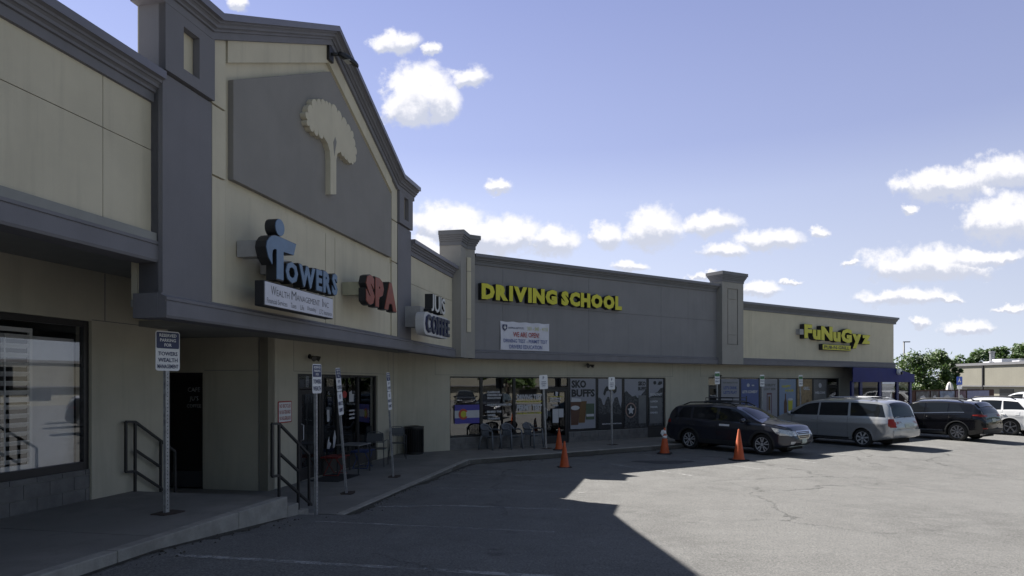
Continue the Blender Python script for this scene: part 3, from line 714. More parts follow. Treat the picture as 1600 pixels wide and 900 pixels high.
# --- corner pilaster (bent) and pilaster 2
def bent_pilaster():
    c1o, c2o = -5.52, -18.16
    bend = isect(c1o, c2o); ub1 = uc(W1, *bend)[0]; ub2 = uc(W2, *bend)[0]
    uL = ub1 - .62; uR = W2.px(c2o, 742, 450)[0]
    def ring(off):
        bd = isect(c1o+off, c2o+off)
        a = W1(uL-off, -6.2-0*off, 0); b = W1(uL-off, c1o+off, 0); e = W2(uR+off, c2o+off, 0); f = W2(uR+off, -18.75, 0); g = isect(-6.2, -18.75)
        return [(a.x, a.y), (b.x, b.y), bd, (e.x, e.y), (f.x, f.y), g]
    mb = MB(); mb.slab(ring(0), 3.135, 6.78); part(mb, 'corner_pilaster', PILA)
    mb = MB()
    for off, z0, z1 in ((.02, 6.56, 6.68), (.045, 6.685, 6.74), (.075, 6.745, 6.80), (.105, 6.805, 6.86), (.14, 6.865, 7.0)): mb.slab(ring(off), z0, z1)
    for off, z0, z1 in ((.015, 6.68, 6.685), (.035, 6.74, 6.745), (.065, 6.80, 6.805), (.095, 6.86, 6.865)): mb.slab(ring(off), z0, z1)
    part(mb, 'pilaster_cap', TRIMN)
    mb = MB(W2); a, b = ub2 + .16, uR - .30
    for z0, z1 in ((3.95, 4.35), (4.37, 5.85), (5.87, 6.3)): mb.box(a, b, c2o-.02, c2o+.03, z0, z1)
    part(mb, 'pilaster_panel', CREAM, bevel=.006)
bent_pilaster()
def pilaster2():
    c2o, u0, u1 = -18.14, 22.60, 23.98
    mb = MB(W2)
    wall_open(mb, W2, c2o, c2o-.04, u0, u1, 3.13, 6.78, [(22.93, 23.62, 3.95, 6.32)])
    mb.box(u0+.001, u1-.001, -18.75, c2o-.04, 3.131, 6.78)
    part(mb, 'pilaster', PILA)
    mb = MB(W2)
    for z0, z1 in ((3.98, 4.35), (4.38, 5.85), (5.88, 6.27)): mb.box(22.99, 23.56, c2o-.05, c2o-.012, z0, z1)
    part(mb, 'pilaster_panel', PILA, bevel=.006)
    mb = MB(W2)
    for off, z0, z1 in ((.02, 6.58, 6.68), (.045, 6.685, 6.74), (.075, 6.745, 6.80), (.105, 6.805, 6.86), (.14, 6.865, 7.0)): mb.box(u0-off, u1+off, -18.75-off, c2o+off, z0, z1)
    for off, z0, z1 in ((.015, 6.68, 6.685), (.035, 6.74, 6.745), (.065, 6.80, 6.805), (.095, 6.86, 6.865)): mb.box(u0-off, u1+off, -18.75-off, c2o+off, z0, z1)
    part(mb, 'pilaster_cap', TRIMN)
pilaster2()
# ------------------------------------------------------------------ shop signs
def letter(parent, ch, x0, x1, z0, z1, W, cb, cf, side, face, bold=.03):
    """one channel letter: dark return from cb to cf with a coloured face in front"""
    v, f, w, h = text_geo(ch, bold, .5)
    mb = MB(W); mb.add([(x0 + a*(x1-x0), cb + (c+.5)*(cf-cb), z0 + b*(z1-z0)) for a, b, c in v], f); o = mb.build('letter', side, parent)
    v, f, w, h = text_geo(ch, bold - .012, .5)
    e = .012
    mb = MB(W); mb.add([(x0 + e + a*(x1-x0-2*e), cf + .001 + (c+.5)*.012, z0 + e + b*(z1-z0-2*e)) for a, b, c in v], f); mb.build('letter_face', face, o)
def word(parent, s, x0, x1, z0, z1, W, cb, cf, side, face, bold=.03, gap=.07, zf=None):
    ws = [text_geo(ch, bold, .5)[2] if ch != ' ' else .28 for ch in s]
    k = (x1 - x0)/(sum(ws) + gap*(len(s)-1)); x = x0
    for i, (ch, w) in enumerate(zip(s, ws)):
        if ch != ' ':
            t0, t1 = (zf(i, ch) if zf else (z0, z1)); letter(parent, ch, x, x + w*k, t0, t1, W, cb, cf, side, face, bold)
        x += (w + gap)*k
SIDE = mat('black_letter_return', (.02, .02, .023), .5)
BLUEF = mat('steel_blue_acrylic', (.105, .18, .29), .45, var=.10, vscale=7, dirt=.2)
REDF = mat('faded_red_acrylic', (.22, .04, .014), .45, var=.15, vscale=7)
YELF = mat('yellow_acrylic', (.56, .52, .03), .45, var=.05)
RACE = mat('pale_raceway_paint', (.36, .35, .35), .6, var=.1, dirt=.35)
RACEC = mat('cream_raceway_paint', (.40, .38, .27), .6, var=.1, dirt=.3)
# towers sign
o = W1(9.3, -5.7, 3.45); t = thing('shop_sign', 'blue TOWERS channel letter sign with reaching figure over a white name panel', 'sign', o)
mb = MB(W1); mb.box(8.48, 8.66, -5.70, -5.36, 4.14, 4.37); mb.box(9.0, 10.5, -5.66, -5.37, 3.98, 4.22); mb.build('raceway', RACE, t)
cz = lambda x, y: W1.px(-5.2, x, y)
def shape(poly, name, cb, cf, side, face):
    mb = MB(W1); mb.prism(poly, cb, cf); o_ = mb.build(name, side, t)
    cx = sum(p[0] for p in poly)/len(poly); cy = sum(p[1] for p in poly)/len(poly)
    mb = MB(W1); mb.prism([(cx + (a-cx)*.96, cy + (b-cy)*.96) for a, b in poly], cf+.001, cf+.012); mb.build(name + '_face', face, o_); return o_
Q = [(417,343+73),(418,402),(416,393),(414.5,385),(416,376),(420,370),(424,367.5),(429,367),(434,368.5),(463,381.5),(459,399),(442.5,393.5),(442.5,440),(431.5,437),(431.5,390),(428,388.5),(425,391),(424,398),(424.5,414)]
shape([cz(x, y) for x, y in Q[1:]], 'figure_letter', -5.36, -5.2, SIDE, BLUEF)
hd = [( (8.755 + .125*math.cos(k/20*2*math.pi)), (4.60 + .125*math.sin(k/20*2*math.pi))) for k in range(20)]
shape(hd, 'figure_head', -5.36, -5.2, SIDE, BLUEF)
word(t, 'OWERS', 8.90, 10.60, 3.83, 4.16, W1, -5.36, -5.2, SIDE, BLUEF, .06, .03, zf=lambda i, c: (3.83, 4.17 + .012*i))
mb = MB(W1); mb.box(8.38, 10.46, -5.36, -5.215, 3.43, 3.785); cab = mb.build('sign_cabinet', SIDE, t, bevel=.008)
mb = MB(W1); mb.box(8.395, 10.445, -5.214, -5.206, 3.445, 3.77); mb.build('name_panel', mat('white_sign_face', (.55, .55, .62), .4), cab)
mb = MB(W1)
put_text(mb, 'W', 8.54, 8.68, 3.60, 3.73, -5.2045, .0); put_text(mb, 'EALTH', 8.69, 9.04, 3.60, 3.69, -5.2045); put_text(mb, 'M', 9.10, 9.24, 3.60, 3.73, -5.2045); put_text(mb, 'ANAGEMENT', 9.25, 9.98, 3.60, 3.69, -5.2045); put_text(mb, 'I', 10.07, 10.09, 3.60, 3.73, -5.2045); put_text(mb, 'NC', 10.11, 10.29, 3.60, 3.69, -5.2045)
for s_, a, b in (('Financial Services', 8.44, 8.98), ('Taxes', 9.08, 9.24), ('Life', 9.36, 9.47), ('Disability', 9.58, 9.86), ('LTC Insurance', 9.97, 10.40)): put_text(mb, s_, a, b, 3.475, 3.55, -5.2045)
mb.build('panel_lettering', mat('dark_grey_print', (.07, .07, .085), .5), cab)
# spa sign
t = thing('shop_sign', 'red SPA channel letter sign on the gable wall', 'sign', W1(12.5, -5.7, 3.8))
mb = MB(W1); mb.box(11.82, 11.98, -5.70, -5.34, 4.03, 4.28); mb.box(11.98, 13.3, -5.62, -5.34, 4.06, 4.22); mb.build('raceway', RACEC, t)
word(t, 'SPA', 11.76, 13.36, 3.84, 4.44, W1, -5.34, -5.2, SIDE, REDF, .085, .02)
# coffee sign
t = thing('shop_sign', "black and white JU'S COFFEE sign between gable and corner pilaster", 'sign', W1(16, -5.8, 3.5))
mb = MB(W1); mb.box(15.2, 15.5, -5.80, -5.30, 3.70, 4.2); mb.build('raceway', RACE, t)
word(t, "JU'S", 15.42, 16.55, 4.09, 4.53, W1, -5.30, -5.10, SIDE, mat('white_acrylic', (.6, .6, .6), .4), .025, .05)
def rrect(x0, x1, z0, z1, r, n=6):
    P_ = []
    for cx, cy, a0 in ((x1-r, z0+r, -90), (x1-r, z1-r, 0), (x0+r, z1-r, 90), (x0+r, z0+r, 180)):
        for k in range(n+1): a = R(a0 + 90*k/n); P_.append((cx + r*math.cos(a), cy + r*math.sin(a)))
    return P_
mb = MB(W1); mb.prism(rrect(14.88, 16.90, 3.50, 4.04, .2), -5.32, -5.11); cab = mb.build('sign_cabinet', mat('grey_white_cabinet', (.50, .50, .52), .5), t)
word(t, 'COFFEE', 14.98, 16.86, 3.55, 3.99, W1, -5.108, -5.07, NAVY, mat('charcoal_face', (.05, .055, .075), .5), .03, .06)
# driving school letters
t = thing('shop_sign', 'yellow DRIVING SCHOOL channel letters on the grey wall', 'sign', W2(14, -18.4, 5))
word(t, 'DRIVING', 10.95, 14.02, 5.03, 5.56, W2, -18.43, -18.24, SIDE, YELF, .08, .03)
word(t, 'SCHOOL', 14.18, 17.05, 5.03, 5.56, W2, -18.43, -18.24, SIDE, YELF, .08, .03)
# banner
t = thing('banner', 'white WE ARE OPEN vinyl banner hung under the yellow letters', 'banner', W2(12.8, -18.42, 3.5))
mb = MB(W2); P_ = []; nx, nz = 24, 8
for j in range(nz+1):
    for i in range(nx+1):
        u = 11.79 + 2.0*i/nx; z = 3.44 + .95*j/nz - (.02*math.sin(i/nx*math.pi*4)**2 if j == nz else 0); P_.append((u, -18.40 + .012*math.sin(i*.9 + j*.5), z))
F_ = [[j*(nx+1)+i, j*(nx+1)+i+1, (j+1)*(nx+1)+i+1, (j+1)*(nx+1)+i] for j in range(nz) for i in range(nx)]
mb.add(P_, F_); mb.add([(a, b - .006, c) for a, b, c in P_], [f[::-1] for f in F_]); bn = mb.build('banner_sheet', mat('banner_vinyl', (.58, .58, .66), .5), t, smooth=True, nonormal=True)
for col, items in ((RED, [('WE ARE OPEN!', 12.28, 13.35, 3.88, 4.05)]), (mat('blue_print', (.10, .13, .32), .5), [('DRIVING TEST - PERMIT TEST', 11.9, 13.70, 3.69, 3.81), ('DRIVERS EDUCATION', 12.13, 13.48, 3.49, 3.62)]), (NAVY, [('DRIVING INSTITUTE', 12.09, 12.70, 4.15, 4.21)]), (mat('pale_yellow_print', (.50, .50, .26), .5), [('303 - 340 - 4113', 12.85, 13.72, 4.12, 4.25)])):
    mb = MB(W2)
    for s_, a, b, c, d in items: put_text(mb, s_, a, b, c, d, -18.381, .012)
    if col is NAVY: mb.prism([(11.86, 4.28), (12.04, 4.28), (12.04, 4.15), (11.95, 4.06), (11.86, 4.15)], -18.384, -18.381)
    mb.build('banner_lettering', col, t)
mb = MB(W2); mb.prism([(11.94, 4.25), (11.965, 4.25), (11.965, 4.2), (12.0, 4.2), (12.0, 4.175), (11.965, 4.175), (11.965, 4.12), (11.94, 4.12), (11.94, 4.175), (11.90, 4.175), (11.90, 4.2), (11.94, 4.2)], -18.380, -18.378); mb.build('shield_mark', WHITEP, t)
# pub sign
t = thing('shop_sign', 'yellow FUNUGYZ pub and grill sign with black edged bouncing letters', 'sign', W2(31, -18.4, 4))
mb = MB(W2); mb.box(28.2, 28.5, -18.43, -18.22, 4.6, 4.85); mb.build('raceway', RACE, t)
hz_ = {0: (4.42, 5.10), 1: (4.38, 4.88), 2: (4.38, 5.08), 3: (4.34, 4.84), 4: (4.32, 5.04), 5: (4.06, 4.82), 6: (4.32, 4.80)}
word(t, 'FuNuGyz', 28.50, 34.3, 4.3, 5.1, W2, -18.43, -18.20, SIDE, YELF, .072, .03, zf=lambda i, c: hz_[i])
mb = MB(W2); mb.box(30.05, 32.55, -18.43, -18.24, 3.93, 4.22); cab = mb.build('sign_cabinet', SIDE, t, bevel=.01)
mb = MB(W2); mb.box(30.08, 32.52, -18.239, -18.232, 3.955, 4.195); mb.build('cabinet_face', YELF, cab)
mb = MB(W2); put_text(mb, 'PUB-N-GRILL', 30.2, 32.4, 3.995, 4.155, -18.229, .03); mb.build('panel_lettering', SIDE, cab)

# ------------------------------------------------------------------ fixtures on the walls
def wall_lamp():
    a = W1.px(-5.66, 516, 85); t = thing('wall_lamp', 'black area light on a bracket high on the gable peak', 'lamp', W1(a[0], -5.66, a[1]))
    mb = MB(W1); u, z = a; mb.box(u-.09, u+.09, -5.69, -5.63, z-.13, z+.13); mb.build('wall_plate', BLACK, t, bevel=.01)
    mb = MB(W1); mb.tube([(u, -5.64, z), (u+.05, -5.58, z+.02), (u+.10, -5.52, z+.03)], .03, 8); mb.build('arm', BLACK, t, smooth=True)
    mb = MB(W1); rings = [(0, .05, .05), (.06, .11, .08), (.2, .16, .10), (.30, .16, .09), (.40, .12, .06), (.44, .03, .03)]; P_ = []; n = 12
    for (s_, w, h) in rings:
        for k in range(n):
            q = 2*math.pi*k/n; P_.append((u + .10 + w*math.cos(q)*.8 + .55*s_, -5.54 + s_*.62, z + .03 + max(-.03, h*math.sin(q)) - .25*s_))
    mb.add(P_, [[i*n+k, i*n+(k+1) % n, (i+1)*n+(k+1) % n, (i+1)*n+k] for i in range(len(rings)-1) for k in range(n)] + [list(range(n)), list(range((len(rings)-1)*n, len(rings)*n))])
    mb.build('lamp_head', BLACK, t, smooth=True)
    mb = MB(W1); mb.box(u+.12, u+.28, -5.46, -5.34, z-.07, z-.06); mb.build('lens', mat('lamp_lens', (.4, .4, .38), .3), t)
wall_lamp()
def flood(W, c, x, y, lab):
    u, z = W.px(c, x, y); t = thing('floodlight', lab, 'light', W(u, c, z), group='small twin floodlights under the eaves')
    mb = MB(W); mb.lathe([(.055, 0), (.055, .03), (.02, .035)], 12, 'y', (u, c, z)); mb.build('mounting_plate', BLACK, t)
    for s_ in (-1, 1):
        mb = MB(W); mb.tube([(u + .02*s_, c+.03, z), (u + .07*s_, c+.10, z-.02)], .015, 6); mb.tube([(u + .06*s_, c+.08, z-.01), (u+.09*s_, c+.13, z-.03), (u+.13*s_, c+.20, z-.06)], [.03, .05, .065], 10); mb.build('lamp_head', mat('bronze_lamp', (.06, .055, .05), .5), t, smooth=40)
flood(W1, C1W, 483, 557, 'small twin floodlight on the wall above the shop door under the spa sign')
flood(W2, C2W, 918, 570, 'small twin floodlight above the windows of the driving school')
flood(W2, C2W, 1118, 586, 'small twin floodlight above the left end of the pub windows')
# no bicycles notice
t = thing('notice_sign', 'white notice with red border banning bicycles skateboards and rollerblades', 'sign', W1(12.85, -7.49, 1.5))
mb = MB(W1); mb.prism(rrect(12.56, 13.10, 1.50, 1.96, .03), -7.497, -7.488); mb.build('sign_plate', RED, t)
mb = MB(W1); mb.prism(rrect(12.585, 13.075, 1.525, 1.935, .02), -7.4875, -7.486); mb.build('sign_face', WHITEP, t)
mb = MB(W1)
for s_, z in (('NO BICYCLES', 1.82), ('NO SKATEBOARDS', 1.69), ('NO ROLLERBLADES', 1.56)): put_text(mb, s_, 12.61, 13.05, z, z+.08, -7.484, .01)
mb.build('sign_lettering', RED, t)

# ------------------------------------------------------------------ posters and vinyl graphics on the panes
WP = mat('poster_white', (.27, .27, .31), .5, var=.03); PBLK = mat('poster_black', (.02, .02, .024), .5)
PBLU = mat('poster_blue', (.07, .10, .26), .5, var=.08); PBRN = mat('poster_brown', (.085, .035, .02), .5); PAMB = mat('poster_amber', (.13, .065, .02), .5)
PGRY = mat('poster_grey', (.13, .13, .135), .5, var=.15); PYEL = mat('poster_yellow', (.42, .40, .03), .5); PTAN = mat('poster_tan', (.26, .18, .09), .5, var=.25, vscale=6); PGRN = mat('poster_green', (.06, .09, .055), .5)
VWH = mat('white_vinyl', (.46, .46, .49), .5); PLB = mat('poster_light_blue', (.20, .26, .38), .5)
YC = C2W - .045
def poster(name, lab, cat, u0, u1, z0, z1, basem, layers, W=W2, c=YC):
    t = thing(name, lab, cat, W((u0+u1)/2, c, z0))
    k = 0
    if basem is not None:
        mb = MB(W); mb.box(u0, u1, c-.003, c, z0, z1); mb.build('sheet', basem, t)
    for nm, m_, items in layers:
        k += 1; mb = MB(W); y = c + .0035*k
        for it in items:
            if it[0] == 't': _, s_, a, b, zz0, zz1 = it; put_text(mb, s_, u0 + a*(u1-u0), u0 + b*(u1-u0), z0 + zz0*(z1-z0), z0 + zz1*(z1-z0), y, .05)
            elif it[0] == 'p': mb.prism([(u0 + a*(u1-u0), z0 + b*(z1-z0)) for a, b in it[1]], y-.001, y)
            elif it[0] == 'o':
                _, a, b, rx, rz_ = it; mb.prism([(u0 + (a + rx*math.cos(q/20*2*math.pi))*(u1-u0), z0 + (b + rz_*math.sin(q/20*2*math.pi))*(z1-z0)) for q in range(20)], y-.001, y)
        mb.build(nm, m_, t)
    return t
poster('window_flag', 'Colorado state flag fixed inside the first driving school window', 'flag', 10.44, 11.38, 1.00, 1.62, VWH,
       [('flag_stripe', mat('flag_blue', (.05, .04, .28), .5), [('p', [(0, 0), (1, 0), (1, .3), (0, .3)]), ('p', [(0, .7), (1, .7), (1, 1), (0, 1)])]),
        ('flag_letter', mat('flag_red', (.38, .05, .03), .5), [('p', [(.34 + .19*math.cos(R(a))*1, .5 + .29*math.sin(R(a))) for a in range(30, 331, 15)] + [(.34 + .10*math.cos(R(a)), .5 + .15*math.sin(R(a))) for a in range(330, 29, -15)])]),
        ('flag_disc', PYEL, [('o', .35, .5, .115, .175)])])
poster('window_lettering', 'white vinyl list of driving courses on the second school window', 'lettering', 11.55, 12.72, .75, 2.2, None,
       [('lettering', VWH, [('t', 'CLASSROOM', .12, .55, .86, .91), ('t', 'DRIVERS ED', .12, .62, .79, .84), ('t', 'EDUCATION', .12, .58, .72, .77), ('t', '- ONLINE DRIVERS ED', .05, .96, .56, .61), ('t', '- BEHIND THE', .05, .6, .40, .45), ('t', 'WHEEL', .12, .42, .32, .37), ('t', 'TRAINING', .12, .55, .24, .29)])])
poster('window_lettering', 'DRIVING TEST and PERMIT TEST vinyl on the third school window', 'lettering', 12.87, 14.0, .9, 2.2, None,
       [('lettering', VWH, [('t', 'DRIVING TEST', .02, .98, .66, .80), ('t', 'PERMIT TEST', .02, .98, .36, .53)]), ('yellow_lettering', PYEL, [('t', 'NO HASSLE IN 30 MIN', .02, .98, .585, .625), ('t', 'AVAILABLE 6 DAYS A WEEK', .02, .98, .27, .315)])])
poster('door_notices', 'white paper notices and lettering on the driving school door', 'notices', 14.30, 14.98, .9, 2.1, None,
       [('lettering', VWH, [('t', 'DRIVING', .05, .75, .70, .76), ('t', 'SCHOOL', .05, .75, .62, .68), ('t', 'OPEN', .2, .6, .50, .55), ('p', [(.22, .0), (.62, .0), (.62, .42), (.22, .42)]), ('p', [(.64, .16), (.95, .16), (.95, .42), (.64, .42)]), ('p', [(.4, .82), (.55, .80), (.6, .92), (.42, .95)])]), ('yellow_lettering', PYEL, [('p', [(.02, .78), (.9, .78), (.9, .795), (.02, .795)])])])
poster('window_poster', 'SKO BUFFS window poster with brown and amber beer glasses', 'poster', 15.27, 16.48, .64, 2.50, WP,
       [('lettering', PBLK, [('t', 'SKO', .04, .62, .815, .97), ('t', 'BUFFS', .04, .97, .635, .79)]),
        ('beer_glass', PBRN, [('p', [(.02, .08), (.30, .08), (.42, .54), (.0, .54)])]), ('amber_glass', PAMB, [('p', [(.32, .12), (.56, .12), (.64, .55), (.40, .55)])]),
        ('foam', VWH, [('p', [(.02, .54), (.42, .54), (.40, .60), (.05, .62)]), ('o', .18, .42, .17, .045)]), ('leaflet', PGRN, [('p', [(.60, .18), (.94, .18), (.94, .50), (.60, .50)])]), ('leaflet_text', VWH, [('p', [(.62, .24), (.92, .24), (.92, .29), (.62, .29)])])])
def ridge(seed, n, lo, hi):
    r = random.Random(seed); return [(i/n, lo + (hi-lo)*abs(math.sin(i*.55 + seed))*(.8 + .2*r.random()) + .02*r.random()) for i in range(n+1)]
RK = mat('poster_rock', (.045, .045, .05), .5, var=.9, vscale=14)
poster('window_poster', 'mountain ridge poster with black horned buffalo logo', 'poster', 16.62, 17.82, .58, 2.50, WP,
       [('mountain', RK, [('p', [(0, 0), (1, 0)] + ridge(1.2, 16, .42, .66)[::-1])]),
        ('logo', PBLK, [('p', [(.2, .70), (.26, .80), (.36, .86), (.42, .82), (.5, .90), (.66, .90), (.78, .83), (.76, .74), (.66, .70), (.60, .76), (.52, .72), (.44, .77), (.34, .75), (.27, .66)])]),
        ('logo_letters', mat('poster_gold', (.30, .25, .10), .5), [('t', 'CU', .44, .68, .765, .86)]), ('forest', PBLK, [('p', [(0, 0), (1, 0), (1, .26), (.8, .30), (.6, .27), (.4, .32), (.2, .29), (0, .31)])]), ('lettering', VWH, [('t', 'MOUNTAIN SPORTS BAR', .15, .98, .09, .115)])])
poster('window_poster', 'mountain poster with round pale badge beside the buffalo one', 'poster', 17.96, 19.14, .58, 2.50, WP,
       [('mountain', RK, [('p', [(0, 0), (1, 0)] + [(1, .78), (.85, .72), (.72, .64), (.6, .60), (.5, .66), (.36, .64), (.2, .70), (.08, .76), (0, .72)])]),
        ('lettering', PBLK, [('t', 'SKO', .62, .97, .86, .95), ('t', 'BUFFS', .62, .99, .76, .84)]),
        ('badge', mat('badge_pink', (.30, .20, .17), .5), [('o', .28, .36, .24, .155)]), ('badge_ring', PBLK, [('o', .28, .36, .20, .13)]), ('badge_star', VWH, [('p', [(.28 + (.16 if k % 2 == 0 else .08)*math.sin(k*math.pi/5), .36 + (.10 if k % 2 == 0 else .05)*math.cos(k*math.pi/5)) for k in range(10)])]),
        ('menu_panel', PGRY, [('p', [(.62, .08), (.97, .08), (.97, .66), (.62, .66)])])])
poster('window_poster', 'narrow grey menu poster at the right end of the school windows', 'poster', 19.28, 20.10, .62, 2.50, WP,
       [('mountain', RK, [('p', [(0, 0), (1, 0), (1, .82), (.8, .80), (.6, .72), (.45, .70), (.25, .64), (0, .60)])]), ('menu_panel', PGRY, [('p', [(.06, .05), (.9, .05), (.9, .6), (.06, .6)])]), ('lettering', VWH, [('t', 'BREAKFAST', .08, .9, .64, .70), ('t', 'LUNCH', .1, .6, .5, .54), ('t', 'DINNER', .1, .6, .38, .42), ('t', 'DRINKS', .1, .6, .26, .30)]), ('logo', PBLK, [('o', .40, .92, .1, .04), ('p', [(.58, .88), (.7, .95), (.9, .95), (.92, .9), (.75, .87)])])])
z0, z1 = .50, 2.52
poster('window_poster', "white LET'S DRINK poster at the left of the pub windows", 'poster', 23.70, 24.92, z0, z1, WP, [('lettering', PBLU, [('t', "LET'S DRINK", .12, .88, .77, .84), ('t', "LET'S PLAY", .12, .88, .67, .74)]), ('headline', PGRY, [('t', 'FUN FRIENDS FOOD', .08, .92, .90, .93)])])
poster('window_poster', "blue LET'S COMEDY poster with dark bottle and pale cup", 'poster', 25.06, 26.31, z0, z1, PBLU, [('lettering', VWH, [('t', "LET'S COMEDY", .06, .94, .68, .745), ('o', .4, .86, .08, .04), ('p', [(.6, .84), (.74, .84), (.74, .87), (.6, .87)])]), ('bottle', PBLK, [('p', [(.22, .2), (.36, .2), (.36, .45), (.32, .5), (.32, .62), (.26, .62), (.26, .5), (.22, .45)])]), ('cup', VWH, [('p', [(.5, .36), (.84, .36), (.76, .1), (.58, .1)]), ('o', .67, .37, .19, .04)])])
poster('window_poster', 'white framed tall glass poster right of the blue one', 'poster', 26.46, 27.72, z0, z1, WP, [('lettering', PGRY, [('t', 'THIRSTY', .2, .9, .83, .89), ('t', 'LIGHT BEER', .2, .9, .74, .80)]), ('frame_mark', mat('poster_maroon', (.12, .04, .06), .5), [('p', [(.36, .2), (.40, .2), (.40, .64), (.62, .64), (.62, .2), (.66, .2), (.66, .68), (.36, .68)])]), ('glass_mark', PAMB, [('p', [(.46, .28), (.56, .28), (.56, .6), (.46, .6)])]), ('foot_mark', PBLK, [('o', .51, .16, .12, .05)])])
poster('window_poster', 'light blue HAPPY HOUR beer poster with yellow words', 'poster', 27.87, 29.18, z0, z1, PLB, [('lettering', PYEL, [('t', 'HAPPY', .15, .7, .80, .86), ('t', 'HOUR', .35, .88, .70, .76)]), ('bottle', PBRN, [('p', [(.28, .1), (.46, .1), (.46, .45), (.40, .55), (.40, .66), (.34, .66), (.34, .55), (.28, .45)])]), ('beer_glass', PYEL, [('p', [(.56, .1), (.76, .1), (.8, .5), (.52, .5)])]), ('foam', VWH, [('o', .66, .52, .15, .03)])])
poster('window_poster', 'tan picture poster in the fifth pub pane behind the right sign post', 'poster', 29.32, 30.53, z0, z1, PTAN, [('lettering', VWH, [('t', 'GRILL', .4, .85, .74, .82)]), ('bottle', PAMB, [('p', [(.6, .1), (.75, .1), (.75, .5), (.6, .5)]), ('p', [(.15, .1), (.3, .1), (.3, .6), (.15, .6)])])])
poster('window_poster', 'grey poster with white emblem near the right end of the pub windows', 'poster', 30.67, 31.79, z0, z1, PGRY, [('lettering', VWH, [('t', 'WELCOME', .1, .9, .64, .70), ('o', .5, .85, .12, .06)]), ('red_mark', RED, [('o', .55, .35, .16, .06)])])
# cafe windows: small marks
poster('window_decals', 'white cup decals low on the cafe window beside the folding tables', 'decals', 14.75, 15.40, .6, 1.9, None, [('decal', VWH, [('p', [(.1, .12), (.3, .1), (.45, .2), (.3, .24), (.28, .34), (.18, .26)]), ('p', [(.6, .1), (.75, .12), (.85, .3), (.75, .45), (.62, .3)]), ('p', [(.12, .62), (.30, .62), (.30, .84), (.12, .84)])])], W=W1, c=C1W-.045)
poster('window_decals', 'small red and white stickers high on the middle cafe window', 'decals', 15.6, 16.5, 1.3, 2.3, None, [('decal', VWH, [('p', [(.5, .55), (.8, .55), (.8, .75), (.68, .75), (.68, .85), (.5, .8)]), ('p', [(.5, .2), (.85, .2), (.85, .24), (.5, .24)]), ('p', [(.5, .3), (.85, .3), (.85, .34), (.5, .34)]), ('p', [(.5, .1), (.85, .1), (.85, .14), (.5, .14)])]), ('red_decal', RED, [('o', .2, .75, .14, .09)])], W=W1, c=C1W-.045)

# ------------------------------------------------------------------ sign posts
BLUES = mat('blue_sign_print', (.03, .04, .11), .5); GREENP = mat('green_print', (.04, .16, .06), .5); RUST = mat('rusty_patch', (.05, .035, .028), .9)
def sign_post(lab, X, Y, z, H, panels_, yaw, lean=0.0, leanf=0.0, group='parking signs on steel posts along the walks', w=.30):
    t = thing('parking_sign', lab, 'sign', (X, Y, z), 0, group); t.rotation_euler = (leanf, lean, yaw)
    mb = MB(); s = .028
    mb.box(-s, s, .003, .006, 0, H - .02); mb.box(-s, -s+.005, .006, .034, 0, H-.02); mb.box(s-.005, s, .006, .034, 0, H-.02); mb.box(-s-.013, -s, .031, .035, 0, H-.02); mb.box(s, s+.013, .031, .035, 0, H-.02)
    mb.build('post', STEEL, t, local=True)
    mb = MB(); zz = .06
    while zz < H - .1: mb.box(-.006, .006, .0015, .0028, zz, zz+.012); zz += .05
    mb.build('post_holes', BLACK, t, local=True)
    mb = MB(); mb.slab([(-.17+.04*rnd.random(), -.12), (0, -.15), (.19, -.1), (.17, .12), (.02, .15), (-.18, .1)], .001, .012); mb.build('ground_patch', RUST, t, local=True)
    top = H
    for (h, rows) in panels_:
        z0 = top - h; mb = MB(); mb.prism(rrect(-w/2, w/2, z0, top, .035, 4), -.004, .0); p = mb.build('sign_panel', WHITEP, t, local=True)
        for m_ in {r[0] for r in rows}:
            mb = MB()
            for r in rows:
                if r[0] is not m_: continue
                if r[1] == 'band': mb.prism(rrect(-w/2+.012, w/2-.012, z0 + r[2]*h, z0 + r[3]*h, .02, 4), -.0065, -.005)
                else: put_line(mb, r[1], 0, z0 + r[2]*h, (r[3]-r[2])*h, -.0085, .02, maxw=w*.86)
            q = mb.build('sign_print', m_, p, local=True)
        top = z0 - .012
    return t
def rp(a='RESERVED', b='PARKING', c='FOR', rows=('TOWERS', 'WEALTH', 'MANAGEMENT')):
    L_ = [(BLUES, 'band', .56, .97), (WHITE, a, .85, .93), (WHITE, b, .73, .81), (WHITE, c, .61, .69)]
    n = len(rows)
    for i, r in enumerate(rows): zt = .50 - i*.48/n; L_.append((BLUES, r, zt - .30/n - .02, zt - .02))
    return L_
Y1, Y2 = R(90) - T1, R(90) - T2
X, Y = ground_pt(262, 802, PZ); sign_post('reserved parking sign for TOWERS WEALTH MANAGEMENT on the raised left walk', X, Y, PZ, 2.44, [(.53, rp())], Y1 - R(14), 0, w=.36)
X, Y = ground_pt(496, 811, SZ); sign_post("upright reserved parking sign at the foot of the steps by the right handrail", X, Y, SZ, 2.50, [(.47, rp(rows=('TOWERS', 'WEALTH')))], Y1, R(-.5))
X, Y = ground_pt(543, 771, SZ); sign_post('leaning double reserved parking sign in front of the cafe tables', X, Y, SZ, 2.50, [(.46, rp(rows=("JU'S", 'COFFEE'))), (.46, [(BLUES, '15', .70, .88), (BLUES, 'MINUTE', .42, .58), (BLUES, 'LIMIT', .14, .3)])], Y1 + R(8), R(-2.5), R(-3.8))
X, Y = ground_pt(616, 745, SZ); sign_post('leaning double reserved parking sign nearest the trash can', X, Y, SZ, 2.44, [(.43, rp(rows=("JU'S", 'COFFEE'))), (.43, [(BLUES, '15', .70, .88), (BLUES, 'MINUTE', .42, .58), (BLUES, 'LIMIT', .14, .3)])], Y1 + R(5), R(-2), R(-3.0), w=.27)
